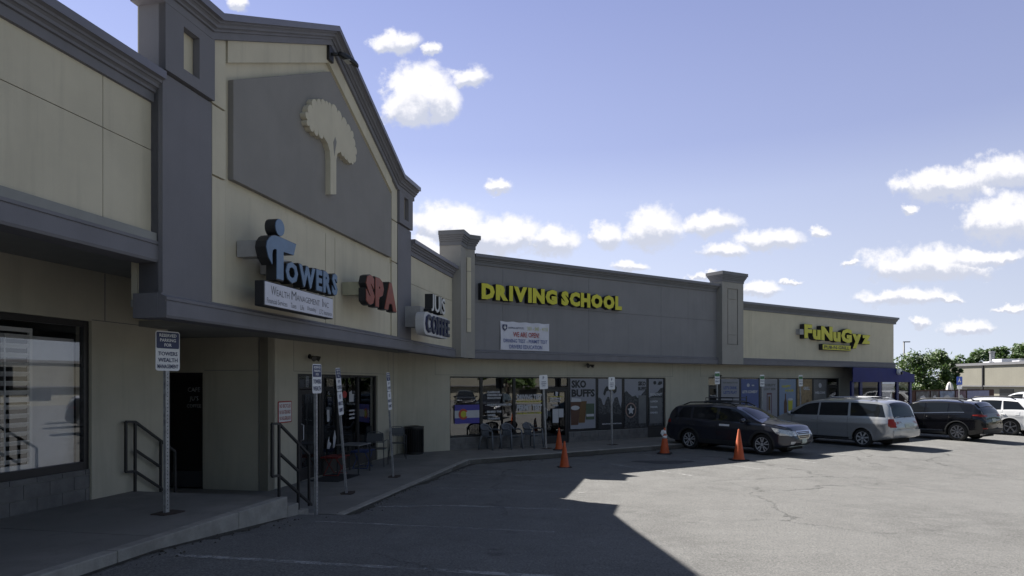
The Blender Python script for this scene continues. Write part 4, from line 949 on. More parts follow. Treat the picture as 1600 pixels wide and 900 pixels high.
PK = [(BLUES, 'P', .70, .9), (BLUES, 'VISITOR', .48, .56), (BLUES, 'PARKING', .34, .42), (BLUES, 'ONLY', .2, .28)]
X, Y = ground_pt(854, 701, SZ); sign_post('plain white parking sign leaning beside the driving school door', X, Y, SZ, 2.46, [(.47, PK)], Y2, R(-3.2), w=.34)
X, Y = ground_pt(957, 695, SZ); sign_post('plain white parking sign in front of the buffalo mountain poster', X, Y, SZ, 2.40, [(.44, PK)], Y2, R(-1), w=.30)
GP = [(GREENP, 'band', .62, .88), (BLUES, 'PARKING', .42, .52), (BLUES, 'ONLY', .16, .3)]
for x_, h_, lab in ((1122, 2.64, 'parking sign with green mark behind the roof rack of the dark wagon'), (1192, 2.54, 'parking sign with green mark in front of the framed glass poster'), (1252, 2.54, 'parking sign with green mark just left of the silver van roof')):
    u = W2.px(-17.5, x_, 600)[0]; p = W2(u, -17.5, SZ); sign_post(lab, p.x, p.y, SZ, h_, [(.50, GP)], Y2, R(-1.2), w=.30)
# blue accessible parking sign far right
t = thing('accessible_parking_sign', 'blue accessible parking sign on a thin post by the brown fence', 'sign', (27.0, 40, 0))
mb = MB(); mb.tube([(0, 0, 0), (0, 0, 2.7)], .03, 8); mb.build('post', STEEL, t, local=True, smooth=40)
mb = MB(); mb.prism(rrect(-.17, .17, 2.22, 2.72, .03), -.04, -.034); p = mb.build('sign_panel', mat('accessible_blue', (.05, .10, .42), .5), t, local=True); mb = MB(); mb.prism(rrect(-.15, .15, 1.98, 2.18, .03), -.04, -.034); mb.build('sub_panel', WHITEP, t, local=True)
mb = MB(); mb.prism([(-.03, 2.6), (.02, 2.62), (.02, 2.5), (.08, 2.4), (.05, 2.36), (-.04, 2.46), (-.08, 2.36), (-.1, 2.44), (-.04, 2.52)], -.046, -.0415); mb.build('sign_print', WHITEP, p, local=True)

# ------------------------------------------------------------------ handrails
def handrail(c, lab):
    zpt = lambda x, y: W1.px(-5.5, x, y); t = thing('handrail', lab, 'handrail', W1(9.3, c, PZ), group='black tube handrails on the steps')
    top0, topA, topE = zpt(425, 662), zpt(436, 662), zpt(482.5, 710); mA, mE = zpt(436.5, 708), zpt(466, 736); b0, bA, bE = zpt(427, 744), zpt(436.5, 743), zpt(487, 789)
    p1b = (9.12, PZ); p1t = topA
    p1 = (9.20, ); s = .038
    def bar(a, b, name): mb = MB(W1); mb.bar((a[0], c, a[1]), (b[0], c, b[1]), s, up=(0, 1, 0)); mb.build(name, BLACK, t, bevel=.004)
    u1_, u2_ = topA[0], zpt(466, 736)[0]
    def lerp(a, b, u): k = (u-a[0])/(b[0]-a[0]); return a[1] + (b[1]-a[1])*k
    bar((u1_, PZ - .1), topA, 'post'); bar((u2_, .30), (u2_, lerp(topA, topE, u2_)), 'post')
    bar(top0, topA, 'top_rail'); bar(topA, topE, 'top_rail'); bar((u1_, mA[1]), (u2_, mE[1]), 'middle_rail'); bar((u1_, bA[1]), bE, 'bottom_rail')
    bar((top0[0], top0[1]+.0), (top0[0], b0[1]), 'end_loop'); bar((top0[0], b0[1]), (u1_, bA[1]), 'end_loop'); bar(topE, (topE[0]+.01, bE[1]), 'end_loop')
handrail(-5.50, 'black handrail at the outer end of the steps')
handrail(-8.04, 'black handrail beside the cream wall at the inner end of the steps')

# ------------------------------------------------------------------ trash can, mat, chairs and tables
X, Y = ground_pt(647, 709, SZ); t = thing('trash_can', 'black slatted trash can against the cream wall by the chairs', 'trash can', (X, Y, SZ))
mb = MB(); mb.lathe([(.22, .02), (.24, .05), (.25, .76), (.20, .78)], 24); mb.build('liner', mat('black_liner', (.01, .01, .011), .7), t, local=True, smooth=40)
mb = MB()
for k in range(26): a = 2*math.pi*k/26; mb.bar((.28*math.cos(a), .28*math.sin(a), .04), (.28*math.cos(a), .28*math.sin(a), .78), .042, .008, up=(-math.sin(a), math.cos(a), 0))
mb.build('slats', BLACK, t, local=True)
mb = MB(); mb.lathe([(.295, .76), (.305, .79), (.30, .85), (.16, .87), (.14, .84)], 28); mb.build('rim', BLACK, t, local=True, smooth=40); mb = MB(); mb.lathe([(.27, .0), (.29, .02), (.29, .06), (.26, .06)], 24); mb.build('foot_ring', BLACK, t, local=True, smooth=40)
p = W1(14.1, -7.0, SZ); mb = MB(W1); mb.box(13.6, 14.75, -7.35, -6.65, SZ+.001, SZ+.014); recenter(tag(mb.build('door_mat', mat('rubber_mat', (.02, .02, .022), .9, bump=.6), bevel=.004), 'black rubber mat in front of the cafe door', 'mat'))
PLG = mat('grey_green_plastic', (.12, .13, .15), .5, var=.05)
def plastic_chair():
    t = thing('plastic_chair', '', 'chair', group='grey plastic armchairs below the driving school windows')
    mb = MB(); P_ = []; n = 8
    for j in range(n+1):
        for i in range(n+1):
            x = -.22 + .44*i/n; y = -.22 + .42*j/n; P_.append((x*(1 - .08*j/n), y, .43 - .02*j/n - .015*math.cos(x*7)))
    F_ = [[j*(n+1)+i, j*(n+1)+i+1, (j+1)*(n+1)+i+1, (j+1)*(n+1)+i] for j in range(n) for i in range(n)]; m_ = len(P_)
    mb.add(P_, F_); mb.add([(a, b, c-.025) for a, b, c in P_], F_); mb.build('seat', PLG, t, local=True, smooth=True, nonormal=True)
    mb = MB()                                   # fan back with vertical slots
    for k in range(9):
        a = (k-4)/4; mb.tube([(a*.17, .20, .42), (a*.21, .24 - .03*a*a, .60), (a*.22, .27 - .05*a*a, .80 - .07*a*a)], .02, 6)
    mb.tube([(-.24, .10, .62), (-.25, .20, .70), (-.20, .25, .78), (0, .275, .83), (.20, .25, .78), (.25, .20, .70), (.24, .10, .62)], .032, 8)
    mb.build('backrest', PLG, t, local=True, smooth=True)
    for s_ in (-1, 1):
        mb = MB(); mb.tube([(.25*s_, -.24, .61), (.27*s_, -.10, .65), (.265*s_, .08, .64), (.25*s_, .20, .66)], [.024, .028, .026, .02], 8); mb.build('armrest', PLG, t, local=True, smooth=True)
        mb = MB(); mb.tube([(.27*s_, -.27, 0), (.25*s_, -.25, .3), (.245*s_, -.235, .60)], [.026, .03, .024], 8); mb.build('leg', PLG, t, local=True, smooth=True)
        mb = MB(); mb.tube([(.27*s_, .29, 0), (.23*s_, .24, .3), (.20*s_, .21, .46)], [.024, .028, .03], 8); mb.build('leg', PLG, t, local=True, smooth=True)
    return t
pc = plastic_chair()
for i, (x_, y_, yw, lab) in enumerate(((766, 702, 25, 'leftmost grey plastic armchair under the flag window'), (799, 701, 12, 'middle grey plastic armchair under the school windows'), (832, 699, 18, 'grey plastic armchair nearest the driving school door'))):
    X, Y = ground_pt(x_, y_, SZ)
    if i == 0: pc.location = (X, Y, SZ); pc.rotation_euler = (0, 0, Y2 + R(yw)); pc['label'] = lab
    else: dup(pc, (X, Y, SZ), Y2 + R(yw), lab)
DKM = mat('dark_grey_metal', (.05, .052, .058), .45)
def folding(name, lab, x_, y_, m_, w, d, h, yaw, cat='table'):
    X, Y = ground_pt(x_, y_, SZ); t = thing(name, lab, cat, (X, Y, SZ), yaw)
    mb = MB(); k = 7
    for i in range(k): a = -d/2 + d*i/k; mb.box(-w/2, w/2, a+.005, a + d/k - .005, h-.02, h)
    mb.box(-w/2, -w/2+.02, -d/2, d/2, h-.035, h-.021); mb.box(w/2-.02, w/2, -d/2, d/2, h-.035, h-.021); mb.build('top_slats', m_, t, local=True)
    for s_ in (-1, 1):
        y = s_*(d/2-.04)
        mb = MB(); mb.tube([(-w/2+.05, y, 0), (w/2-.05, y-.02*s_, h-.03)], .012, 6); mb.build('leg', m_, t, local=True, smooth=True)
        mb = MB(); mb.tube([(w/2-.05, y-.03*s_, 0), (-w/2+.05, y-.05*s_, h-.03)], .012, 6); mb.build('leg', m_, t, local=True, smooth=True)
    mb = MB(); mb.tube([(-w/2+.05, -d/2+.04, .02), (-w/2+.05, d/2-.04, .02)], .010, 6); mb.tube([(w/2-.05, -d/2+.04, .02), (w/2-.05, d/2-.04, .02)], .010, 6); mb.build('stretcher', m_, t, local=True)
    return t
folding('folding_table', 'low red folding slat table against the cafe window', 524, 742, mat('red_paint_metal', (.20, .022, .018), .5), .62, .45, .46, Y1, 'table')
folding('folding_table', 'low blue folding slat table between the cafe chairs', 567, 731, mat('blue_paint_metal', (.025, .05, .17), .5), .62, .45, .46, Y1 + R(6), 'table')
X, Y = ground_pt(553, 738, SZ); t = thing('side_table', 'grey square metal table behind the leaning cafe sign post', 'table', (X, Y, SZ), Y1)
mb = MB(); mb.box(-.36, .36, -.3, .3, .68, .705); mb.build('tabletop', mat('grey_tabletop', (.20, .20, .21), .5), t, local=True, bevel=.004)
for a in (-1, 1):
    for b in (-1, 1): mb = MB(); mb.bar((a*.33, b*.27, 0), (a*.33, b*.27, .68), .028); mb.build('leg', DKM, t, local=True)
def metal_chair(lab, x_, y_, yaw, first=None):
    X, Y = ground_pt(x_, y_, SZ)
    if first: return dup(first, (X, Y, SZ), yaw, lab)
    t = thing('metal_chair', lab, 'chair', (X, Y, SZ), yaw, 'dark metal mesh chairs at the cafe')
    mb = MB(); mb.prism(rrect(-.22, .22, -.22, .22, .05), 0, .02); mb.v = [Vector((v.x, v.z, .44 + v.y*.9)) for v in mb.v]; mb.build('seat', DKM, t, local=True)
    mb = MB()
    for i in range(9): a = -.19 + .38*i/8; mb.bar((a, .245, .62), (a, .27, .88), .016, .006)
    mb.tube([(-.21, .22, .44), (-.22, .25, .7), (-.20, .27, .87), (-.1, .28, .91), (.1, .28, .91), (.20, .27, .87), (.22, .25, .7), (.21, .22, .44)], .012, 6); mb.bar((-.21, .25, .64), (.21, .25, .64), .02); mb.box(-.19, .19, .262, .268, .66, .87); mb.build('backrest', mat('grey_mesh', (.10, .105, .12), .5), t, local=True)
    for s_ in (-1, 1):
        mb = MB(); mb.tube([(.23*s_, -.24, 0), (.235*s_, -.22, .45), (.24*s_, -.20, .66), (.24*s_, .05, .68), (.22*s_, .24, .66)], .012, 6); mb.build('leg', DKM, t, local=True, smooth=True)
        mb = MB(); mb.tube([(.24*s_, .32, 0), (.21*s_, .22, .45)], .012, 6); mb.build('leg', DKM, t, local=True, smooth=True)
    return t
m1 = metal_chair('dark metal mesh chair next to the trash can', 621, 716, Y1 - R(65))
metal_chair('dark metal mesh chair beside the blue folding table', 590, 727, Y1 + R(100), m1)

# ------------------------------------------------------------------ traffic cones
ORG = mat('cone_orange', (.46, .075, .012), .55, var=.12, vscale=8, dirt=.25); RB = mat('black_rubber', (.02, .02, .02), .8); REFL = mat('reflective_white', (.7, .7, .72), .4)
def cone(lab, x_, y_, z, h, tape=False, lean=0):
    X, Y = ground_pt(x_, y_, z); t = thing('traffic_cone', lab, 'cone', (X, Y, z), R(20 + x_), 'orange traffic cones in the lot'); t.rotation_euler[1] = R(lean)
    w = h*.26
    mb = MB(); mb.prism(rrect(-w, w, -w, w, .05), 0, .035); mb.v = [Vector((v.x, v.z, v.y)) for v in mb.v]; mb.build('base', RB, t, local=True, bevel=.005)
    r0, r1 = h*.175, h*.03
    mb = MB(); mb.lathe([(r0*1.12, .034), (r0, .06), (r1, h-.01), (r1*.7, h)], 24); mb.build('cone_body', ORG, t, local=True, smooth=50)
    if tape:
        for a, b in ((.60, .70), (.76, .90)):
            ra = r0 + (r1-r0)*((a*h-.06)/(h-.07)); rb = r0 + (r1-r0)*((b*h-.06)/(h-.07)); mb = MB(); mb.lathe([(ra+.003, a*h), (rb+.003, b*h)], 24); mb.build('reflective_collar', REFL, t, local=True, smooth=True)
        mb = MB(); mb.add([(-.02, -.03, h*.93), (-.10, -.05, h*.90), (-.13, -.04, h*.78), (-.07, -.06, h*.70), (-.03, -.06, h*.72)], [(0, 1, 2, 3, 4)]); mb.add([(-.02, -.04, h*.93), (-.10, -.06, h*.90), (-.13, -.05, h*.78), (-.07, -.07, h*.70), (-.03, -.07, h*.72)], [(4, 3, 2, 1, 0)]); mb.build('hanging_tag', REFL, t, local=True, nonormal=True)
cone('plain orange cone in the lot nearest the viewer, in front of the school door', 882, 731, 0, .74)
cone('plain orange cone on the walk by the driving school door', 873.5, 703, SZ, .72)
cone('orange cone with white reflective collars behind the dark wagon', 1038.5, 709, 0, .86, True)
cone('tall plain orange cone beside the dark wagon front wheel', 1154.5, 719, 0, .94)
#PART3
# ------------------------------------------------------------------ cars
def interp(keys, x):
    if x <= keys[0][0]: return keys[0][1]
    for i in range(len(keys)-1):
        (x0, y0), (x1, y1) = keys[i], keys[i+1]
        if x <= x1:
            m = lambda a, b: (b[1]-a[1])/(b[0]-a[0])
            d = m(keys[i], keys[i+1]); dl = m(keys[i-1], keys[i]) if i else d; dr = m(keys[i+1], keys[i+2]) if i+2 < len(keys) else d
            def tg(a, b): return 0 if a*b <= 0 else 2*a*b/(a+b)
            t0, t1 = tg(dl, d) if i else d, tg(d, dr) if i+2 < len(keys) else d; h = x1-x0; t = (x-x0)/h
            return (2*t**3-3*t*t+1)*y0 + (t**3-2*t*t+t)*h*t0 + (-2*t**3+3*t*t)*y1 + (t**3-t*t)*h*t1
    return keys[-1][1]
CGLASS = mat('car_glass', (.012, .014, .017), .03, var=0, coat=.0, spec=.45)
TYRE = mat('tyre_rubber', (.02, .02, .021), .85, var=.2); RIM = mat('alloy_rim', (.62, .62, .64), .35, .45, var=.08); DRIM = mat('dark_rim', (.26, .26, .28), .35, .5)
CHROME = mat('chrome_trim', (.6, .6, .62), .15, 1.0, var=0); LAMPG = mat('headlamp_glass', (.50, .52, .55), .08, .3, var=.3, vscale=20, coat=1.0); TAIL = mat('tail_lamp_red', (.26, .014, .006), .35, var=.2, vscale=15, coat=.2, spec=.3)
CLAD = mat('grey_plastic_cladding', (.03, .031, .034), .6, var=.1); WELL = mat('wheel_well_black', (.008, .008, .008), .9); PLATE = mat('plate_white_green', (.42, .46, .42), .5); CLEAR = mat('clear_lamp', (.55, .5, .5), .12, coat=1.0)
def car(name, label, S, paint, loc, rz, group=None):
    t = thing(name, label, S.get('cat', 'car'), loc, rz, group)
    xr, xf, WD, zb = S['xr'], S['xf'], S['w'], .24
    top, belt = S['top'], S['belt']; wb = S['wb']/2; ra = S['arch']; zc = S['tyre']
    xs = []
    x = xr
    while x < xf:
        xs.append(x); e = min(x-xr, xf-x); x += .012 if e < .08 else .03 if e < .35 else .05
    xs.append(xf)
    def plan(x):
        f = max(0, (x-(xf-.75))/.75); r = max(0, ((xr+.55)-x)/.55)
        return WD*(1 - .30*f**2.6 - .20*r**3)*(1 - (.0 if abs(x) > wb+ra*1.3 else .012))
    NS, NG, NT = 16, 8, 8
    def sec(x):
        w = plan(x); zt = interp(top, x); zbt = min(interp(belt, x), zt - .02); P_ = []
        e = min((x-xr)/.10, (xf-x)/.10, 1); z0 = zb + S.get('lift', .10)*(1-e) + (.10*max(0, (abs(x)-wb-ra)/(.5)))
        P_.append((0, z0)); P_.append((w*.85, z0))
        for i in range(NS+1):
            q = i/NS; z = z0 + .015 + (zbt-z0-.015)*q
            y = w*(1 - .055*max(0, (q-.62)/.38)**2 - .05*max(0, (.22-q)/.22)**2 + .012*math.exp(-((q-.72)/.06)**2))
            P_.append((y, z))
        yb = P_[-1][0]; H_ = zt - zbt
        tum = S.get('tumble', .33); ye = yb - .02 - tum*max(0, H_-.10)*.95; ye = max(ye, w*.45); ze = zbt + max(0, H_ - .05 - .03*min(1, H_/.4))
        for i in range(1, NG+1):
            q = i/NG; P_.append((yb - .015 - (yb-.015-ye)*q**1.15, zbt + (ze-zbt)*q))
        for i in range(1, NT+1):
            q = i/NT; y = ye*(1-q); P_.append((y, ze + (zt-ze)*(1-(1-q)**2.4)))
        return P_
    rows = [sec(x) for x in xs]; K = len(rows[0])
    def warp(x, y, z):
        if x > xf-.3:
            k = (x-(xf-.3))/.3; x -= .10*k*k*max(0, (abs(z-.52)-.05)/.3)**1.5
        if x < xr+.3:
            k = ((xr+.3)-x)/.3; x += .06*k*k*max(0, abs(z-.55)/.4)**2
        return x
    V = []; idx = {}
    for i, x in enumerate(xs):
        for s_ in (1, -1):
            for j, (y, z) in enumerate(rows[i]):
                if s_ == -1 and j in (0, K-1): idx[i, s_, j] = idx[i, 1, j]; continue
                xx = warp(x, y, z)
                if 1 < j <= NS+2:                                   # wheel arches: snap close points to the circle
                    for cx in (-wb, wb):
                        d = math.hypot(xx-cx, z-zc)
                        if abs(d-ra) < .032: kx = ra/d; xx = cx + (xx-cx)*kx; z = zc + (z-zc)*kx
                idx[i, s_, j] = len(V); V.append((xx, s_*y, z))
    F_ = []
    for i in range(len(xs)-1):
        for s_ in (1, -1):
            for j in range(K-1):
                q = [idx[i, s_, j], idx[i+1, s_, j], idx[i+1, s_, j+1], idx[i, s_, j+1]]
                if 0 < j < NS+2:
                    cx = sum(V[a][0] for a in q)/4; cz = sum(V[a][2] for a in q)/4
                    if any(math.hypot(cx-c_, cz-zc) < ra - .004 for c_ in (-wb, wb)): continue
                F_.append(q if s_ == 1 else q[::-1])
    for i in (0, len(xs)-1): F_.append([idx[i, 1, j] for j in range(K)] + [idx[i, -1, j] for j in range(K-2, 0, -1)])
    mb = MB(); mb.v = [Vector(v) for v in V]; mb.f = F_; body = mb.build('body', paint, t, local=True, smooth=55)
    bvh = BVHTree.FromPolygons([Vector(v) for v in V], F_)
    def cast(side, a, b):
        if side == 'L': o, d = Vector((a, 3, b)), Vector((0, -1, 0))
        elif side == 'R': o, d = Vector((a, -3, b)), Vector((0, 1, 0))
        elif side == 'F': o, d = Vector((4, a, b)), Vector((-1, 0, 0))
        elif side == 'B': o, d = Vector((-4, a, b)), Vector((1, 0, 0))
        else: o, d = Vector((a, b, 4)), Vector((0, 0, -1))
        h = bvh.ray_cast(o, d)
        if h[0] is None: return None
        n = h[1]
        if n.dot(d) > 0: n = -n
        return h[0], n
    def patch(nm, m_, side, bot, topc, off=.008, nx=12, ny=6, parent=None, th=.012):
        """two outlines (lists of 2-D points, same sense) lofted, dropped on the body"""
        def rs(pl, k):
            L_ = [0]
            for p, q in zip(pl, pl[1:]): L_.append(L_[-1] + math.dist(p, q))
            out = []
            for i in range(k+1):
                s_ = L_[-1]*i/k; j = 0
                while j < len(L_)-2 and L_[j+1] < s_: j += 1
                u = (s_-L_[j])/max(1e-9, L_[j+1]-L_[j]); out.append((pl[j][0] + (pl[j+1][0]-pl[j][0])*u, pl[j][1] + (pl[j+1][1]-pl[j][1])*u))
            return out
        A_, B_ = rs(bot, nx), rs(topc, nx); P_ = []; ok = {}
        for j in range(ny+1):
            for i in range(nx+1):
                q = j/ny; r = cast(side, A_[i][0] + (B_[i][0]-A_[i][0])*q, A_[i][1] + (B_[i][1]-A_[i][1])*q)
                if r: ok[i, j] = len(P_); P_.append(r)
        mb = MB(); k = len(P_); mb.v = [p + n_*off for p, n_ in P_] + [p - n_*th for p, n_ in P_]
        for j in range(ny):
            for i in range(nx):
                c4 = [(i, j), (i+1, j), (i+1, j+1), (i, j+1)]
                if all(c in ok for c in c4):
                    q = [ok[c] for c in c4]; mb.f.append(q); mb.f.append([a+k for a in q][::-1])
        ed = [(i, 0) for i in range(nx+1)] + [(nx, j) for j in range(1, ny+1)] + [(i, ny) for i in range(nx-1, -1, -1)] + [(0, j) for j in range(ny-1, 0, -1)]
        for a, b in zip(ed, ed[1:] + ed[:1]):
            if a in ok and b in ok: mb.f.append([ok[a], ok[b], ok[b]+k, ok[a]+k])
        if not mb.f: return None
        return mb.build(nm, m_, parent or t, local=True, smooth=40)
    def seam(nm, m_, side, pts, w=.008, off=.002):
        for p, q in zip(pts, pts[1:]):
            dx, dz = q[0]-p[0], q[1]-p[1]; L_ = math.hypot(dx, dz); nx, nz = -dz/L_*w/2, dx/L_*w/2
            patch(nm, m_, side, [(p[0]-nx, p[1]-nz), (q[0]-nx, q[1]-nz)], [(p[0]+nx, p[1]+nz), (q[0]+nx, q[1]+nz)], off, 10, 1, th=.002)
    # wheels and wells
    mbw = MB(); rt = S['tyre']; tw = .11
    for sx in (-wb, wb):
        for s_ in (1, -1):
            yo = S['w'] - .035
            w_ = MB(); w_.lathe([(rt*.55, -tw), (rt*.60, -.02), (rt*.2, 0), (.0, .0)], 20, 'y'); 
            wh = w_.build('wheel', WELL, t, local=True); wh.location = (sx, s_*(yo-.03), rt); wh.rotation_euler = (0, 0, 0 if s_ == 1 else math.pi)
            w_ = MB(); w_.lathe([(rt*.66, -2*tw+.02), (rt*.95, -2*tw), (rt, -2*tw+.03), (rt, -.03), (rt*.97, -.008), (rt*.85, .006), (rt*.70, .0), (rt*.67, -.012)], 36, 'y'); w_.build('tyre', TYRE, wh, local=True, smooth=50)
            w_ = MB(); w_.lathe([(rt*.62, -.03), (rt*.68, -.004), (rt*.69, .004), (rt*.66, .002), (rt*.61, -.03)], 36, 'y')
            nsp = S.get('spokes', 5); 
            for k in range(nsp):
                a = 2*math.pi*k/nsp + .3
                for da in ((-.13, .13) if S.get('twin') else (0,)):
                    ca, sa = math.cos(a+da), math.sin(a+da); cb_, sb_ = math.cos(a+da*1.8), math.sin(a+da*1.8)
                    w_.bar((rt*.10*ca, -.012, rt*.10*sa), (rt*.64*cb_, -.006, rt*.64*sb_), .035 if S.get('twin') else .055, .02, up=(0, 1, 0))
            w_.lathe([(rt*.16, -.02), (rt*.17, .0), (.02, .006), (.0, .006)], 16, 'y'); w_.build('rim', S.get('rim', RIM), wh, local=True)
            # well: half tunnel
            P_ = []; n = 20; F2 = []
            for k in range(n+1):
                a = -.35 + (math.pi+.7)*k/n; P_ += [(sx + (ra-.002)*math.cos(a), s_*(yo-.03), zc + (ra-.002)*math.sin(a)), (sx + (ra-.002)*math.cos(a), s_*(yo-.36), zc + (ra-.002)*math.sin(a))]
            for k in range(n): F2.append([2*k, 2*k+1, 2*k+3, 2*k+2])
            P_.append((sx, s_*(yo-.36), zc)); c_ = len(P_)-1
            for k in range(n): F2.append([2*k+1, 2*k+3, c_])
            mbw.add(P_, F2)
    mbw.box(xr+.25, xf-.3, -S['w']+.38, S['w']-.38, .19, .5); mbw.build('wheel_wells', WELL, t, local=True, nonormal=True)
    # arch lips / cladding
    lip = S.get('lip', paint); lw = S.get('lipw', .035)
    for sx in (-wb, wb):
        for s_ in (1, -1):
            P_ = []; n = 26
            for k in range(n+1):
                a = -.12 + (math.pi+.24)*k/n; zz = zc + ra*math.sin(a)
                pts = []
                for r in (ra-.004, ra+lw):
                    x_, z_ = sx + r*math.cos(a), zc + r*math.sin(a); h = cast('L' if s_ == 1 else 'R', sx + (ra+lw)*math.cos(a), max(.30, zc + (ra+lw)*math.sin(a)))
                    y_ = (h[0].y if h else s_*S['w']*.97); pts.append((x_, y_, z_))
                (xa, ya, za), (xb, yb_, zb_) = pts
                P_ += [(xa, ya - s_*.05, za), (xa, ya + s_*.012, za), (xb, yb_ + s_*.010, zb_), (xb, yb_ - s_*.02, zb_)]
            F2 = []
            for k in range(n):
                for j in range(3): F2.append([4*k+j, 4*k+j+1, 4*k+j+5, 4*k+j+4])
            mb = MB(); mb.add(P_, F2); mb.build('arch_trim', lip, t, local=True, smooth=50)
    # glazing and details
    B_ = lambda x, d=0: interp(belt, x) + d
    T_ = lambda x, d=0: interp(top, x) + d
    for s_ in 'LR':
        for k, (xa_b, xb_b, xa_t, xb_t) in enumerate(S['side']):
            n = 8; up = lambda x: min(T_(x) - S.get('rail', .115), B_(x) + .60)
            bot = [(xa_b + (xb_b-xa_b)*i/n, B_(xa_b + (xb_b-xa_b)*i/n, .03)) for i in range(n+1)]
            tp = [(xa_t + (xb_t-xa_t)*i/n, max(B_(xa_t + (xb_t-xa_t)*i/n, .05), up(xa_t + (xb_t-xa_t)*i/n))) for i in range(n+1)]
            patch('side_window', CGLASS, s_, bot, tp, .006, 16, 6)
        x0, x1 = S['side'][0][0], S['side'][-1][1]
        if S.get('beltchrome'): 
            pts = [(x0 + (x1-x0)*i/8, B_(x0 + (x1-x0)*i/8, .018)) for i in range(9)]; patch('window_trim', CHROME, s_, pts, [(a, b+.016) for a, b in pts], .009, 20, 1)
        for sx in S['doors']: seam('door_seam', WELL, s_, [(sx[0], .36), (sx[1], B_(sx[1], .0))])
        for hx in S['handles']: 
            mb = MB(); h = cast(s_, hx, S['hz']); 
            if h: y = h[0].y; e = 1 if s_ == 'L' else -1; mb.tube([(hx-.08, y - e*.004, S['hz']), (hx-.07, y + e*.03, S['hz']), (hx+.07, y + e*.03, S['hz']), (hx+.08, y - e*.004, S['hz'])], .012, 6); mb.build('door_handle', S.get('hmat', paint), t, local=True, smooth=True)
        # sill cladding
        patch('sill', lip if lip is not paint else CLAD, s_, [(-wb+ra-.01, zb+.03), (wb-ra+.01, zb+.03)], [(-wb+ra-.01, zb+S.get('sillh', .11)), (wb-ra+.01, zb+S.get('sillh', .11))], .012, 20, 2)
        if S.get('sillchrome'): patch('sill_trim', CHROME, s_, [(-wb+ra+.1, zb+.15), (wb-ra-.1, zb+.15)], [(-wb+ra+.1, zb+.185), (wb-ra-.1, zb+.185)], .016, 12, 1)
        if S.get('mould'): patch('side_moulding', paint, s_, [(-wb+ra+.08, .56), (wb-ra-.05, .56)], [(-wb+ra+.08, .60), (wb-ra-.05, .60)], .016, 12, 1)
        # mirror
        mx = S['mirror']; h = cast(s_, mx, B_(mx, -.02)); e = 1 if s_ == 'L' else -1
        if h:
            y = h[0].y; z = B_(mx, .07); mb = MB()
            mb.tube([(mx+.05, y + e*.02, z-.06), (mx+.03, y + e*.06, z), (mx+.02, y + e*.13, z+.02), (mx, y + e*.22, z+.015), (mx-.01, y + e*.25, z+.01)], [.02, .06, .085, .075, .03], 10)
            mo = mb.build('mirror', paint, t, local=True, smooth=True)
            mb = MB(); mb.box(mx-.072, mx-.068, min(y + e*.08, y + e*.21), max(y + e*.08, y + e*.21), z-.04, z+.07); mb.build('mirror_glass', CHROME, mo, local=True)
        for nm, m_, bt, tp in S.get('sidepatch', []): patch(nm, m_, s_, bt, tp, .008, 12, 6)
    for nm, m_, sd_, bt, tp, off in S.get('patch', []): patch(nm, m_, sd_, bt, tp, off, 14, 6)
    if S.get('rails'):
        a, b = S['rails']
        for e in (1, -1):
            yy = e*S['raily']; pts = [(x_, yy, T_(x_) + (.045 if 0 < i < 8 else -.03)) for i, x_ in enumerate([a + (b-a)*k/8 for k in range(9)])]
            mb = MB(); mb.tube(pts, .022, 8); mb.build('roof_rail', S.get('railm', BLACK), t, local=True, smooth=True)
        for cx in S.get('bars', []):
            mb = MB(); mb.tube([(cx, -S['raily'], T_(cx)+.06), (cx, S['raily'], T_(cx)+.06)], .02, 6); mb.build('cross_bar', BLACK, t, local=True)
    if S.get('basket'):
        a, b, hh = S['basket']; mb = MB()
        for z in (.085, .085+hh): mb.tube([(a, -.45, T_(a)+z), (b, -.45, T_(a)+z), (b, .45, T_(a)+z), (a, .45, T_(a)+z)], .014, 6, closed=True)
        for k in range(6): yy = -.36 + .72*k/5; mb.tube([(a, yy, T_(a)+.085), (b, yy, T_(a)+.085)], .009, 5)
        for xx in (a, (a+b)/2, b):
            for yy in (-.45, .45): mb.tube([(xx, yy, T_(a)+.085), (xx, yy, T_(a)+.085+hh)], .009, 5)
        mb.build('roof_basket', BLACK, t, local=True)
    # interior floor to stop light leaks is the closed body itself
    return t
def wind(xa, xb, ya, yb): return ([(xa, -ya), (xa, ya)], [(xb, -yb), (xb, yb)])
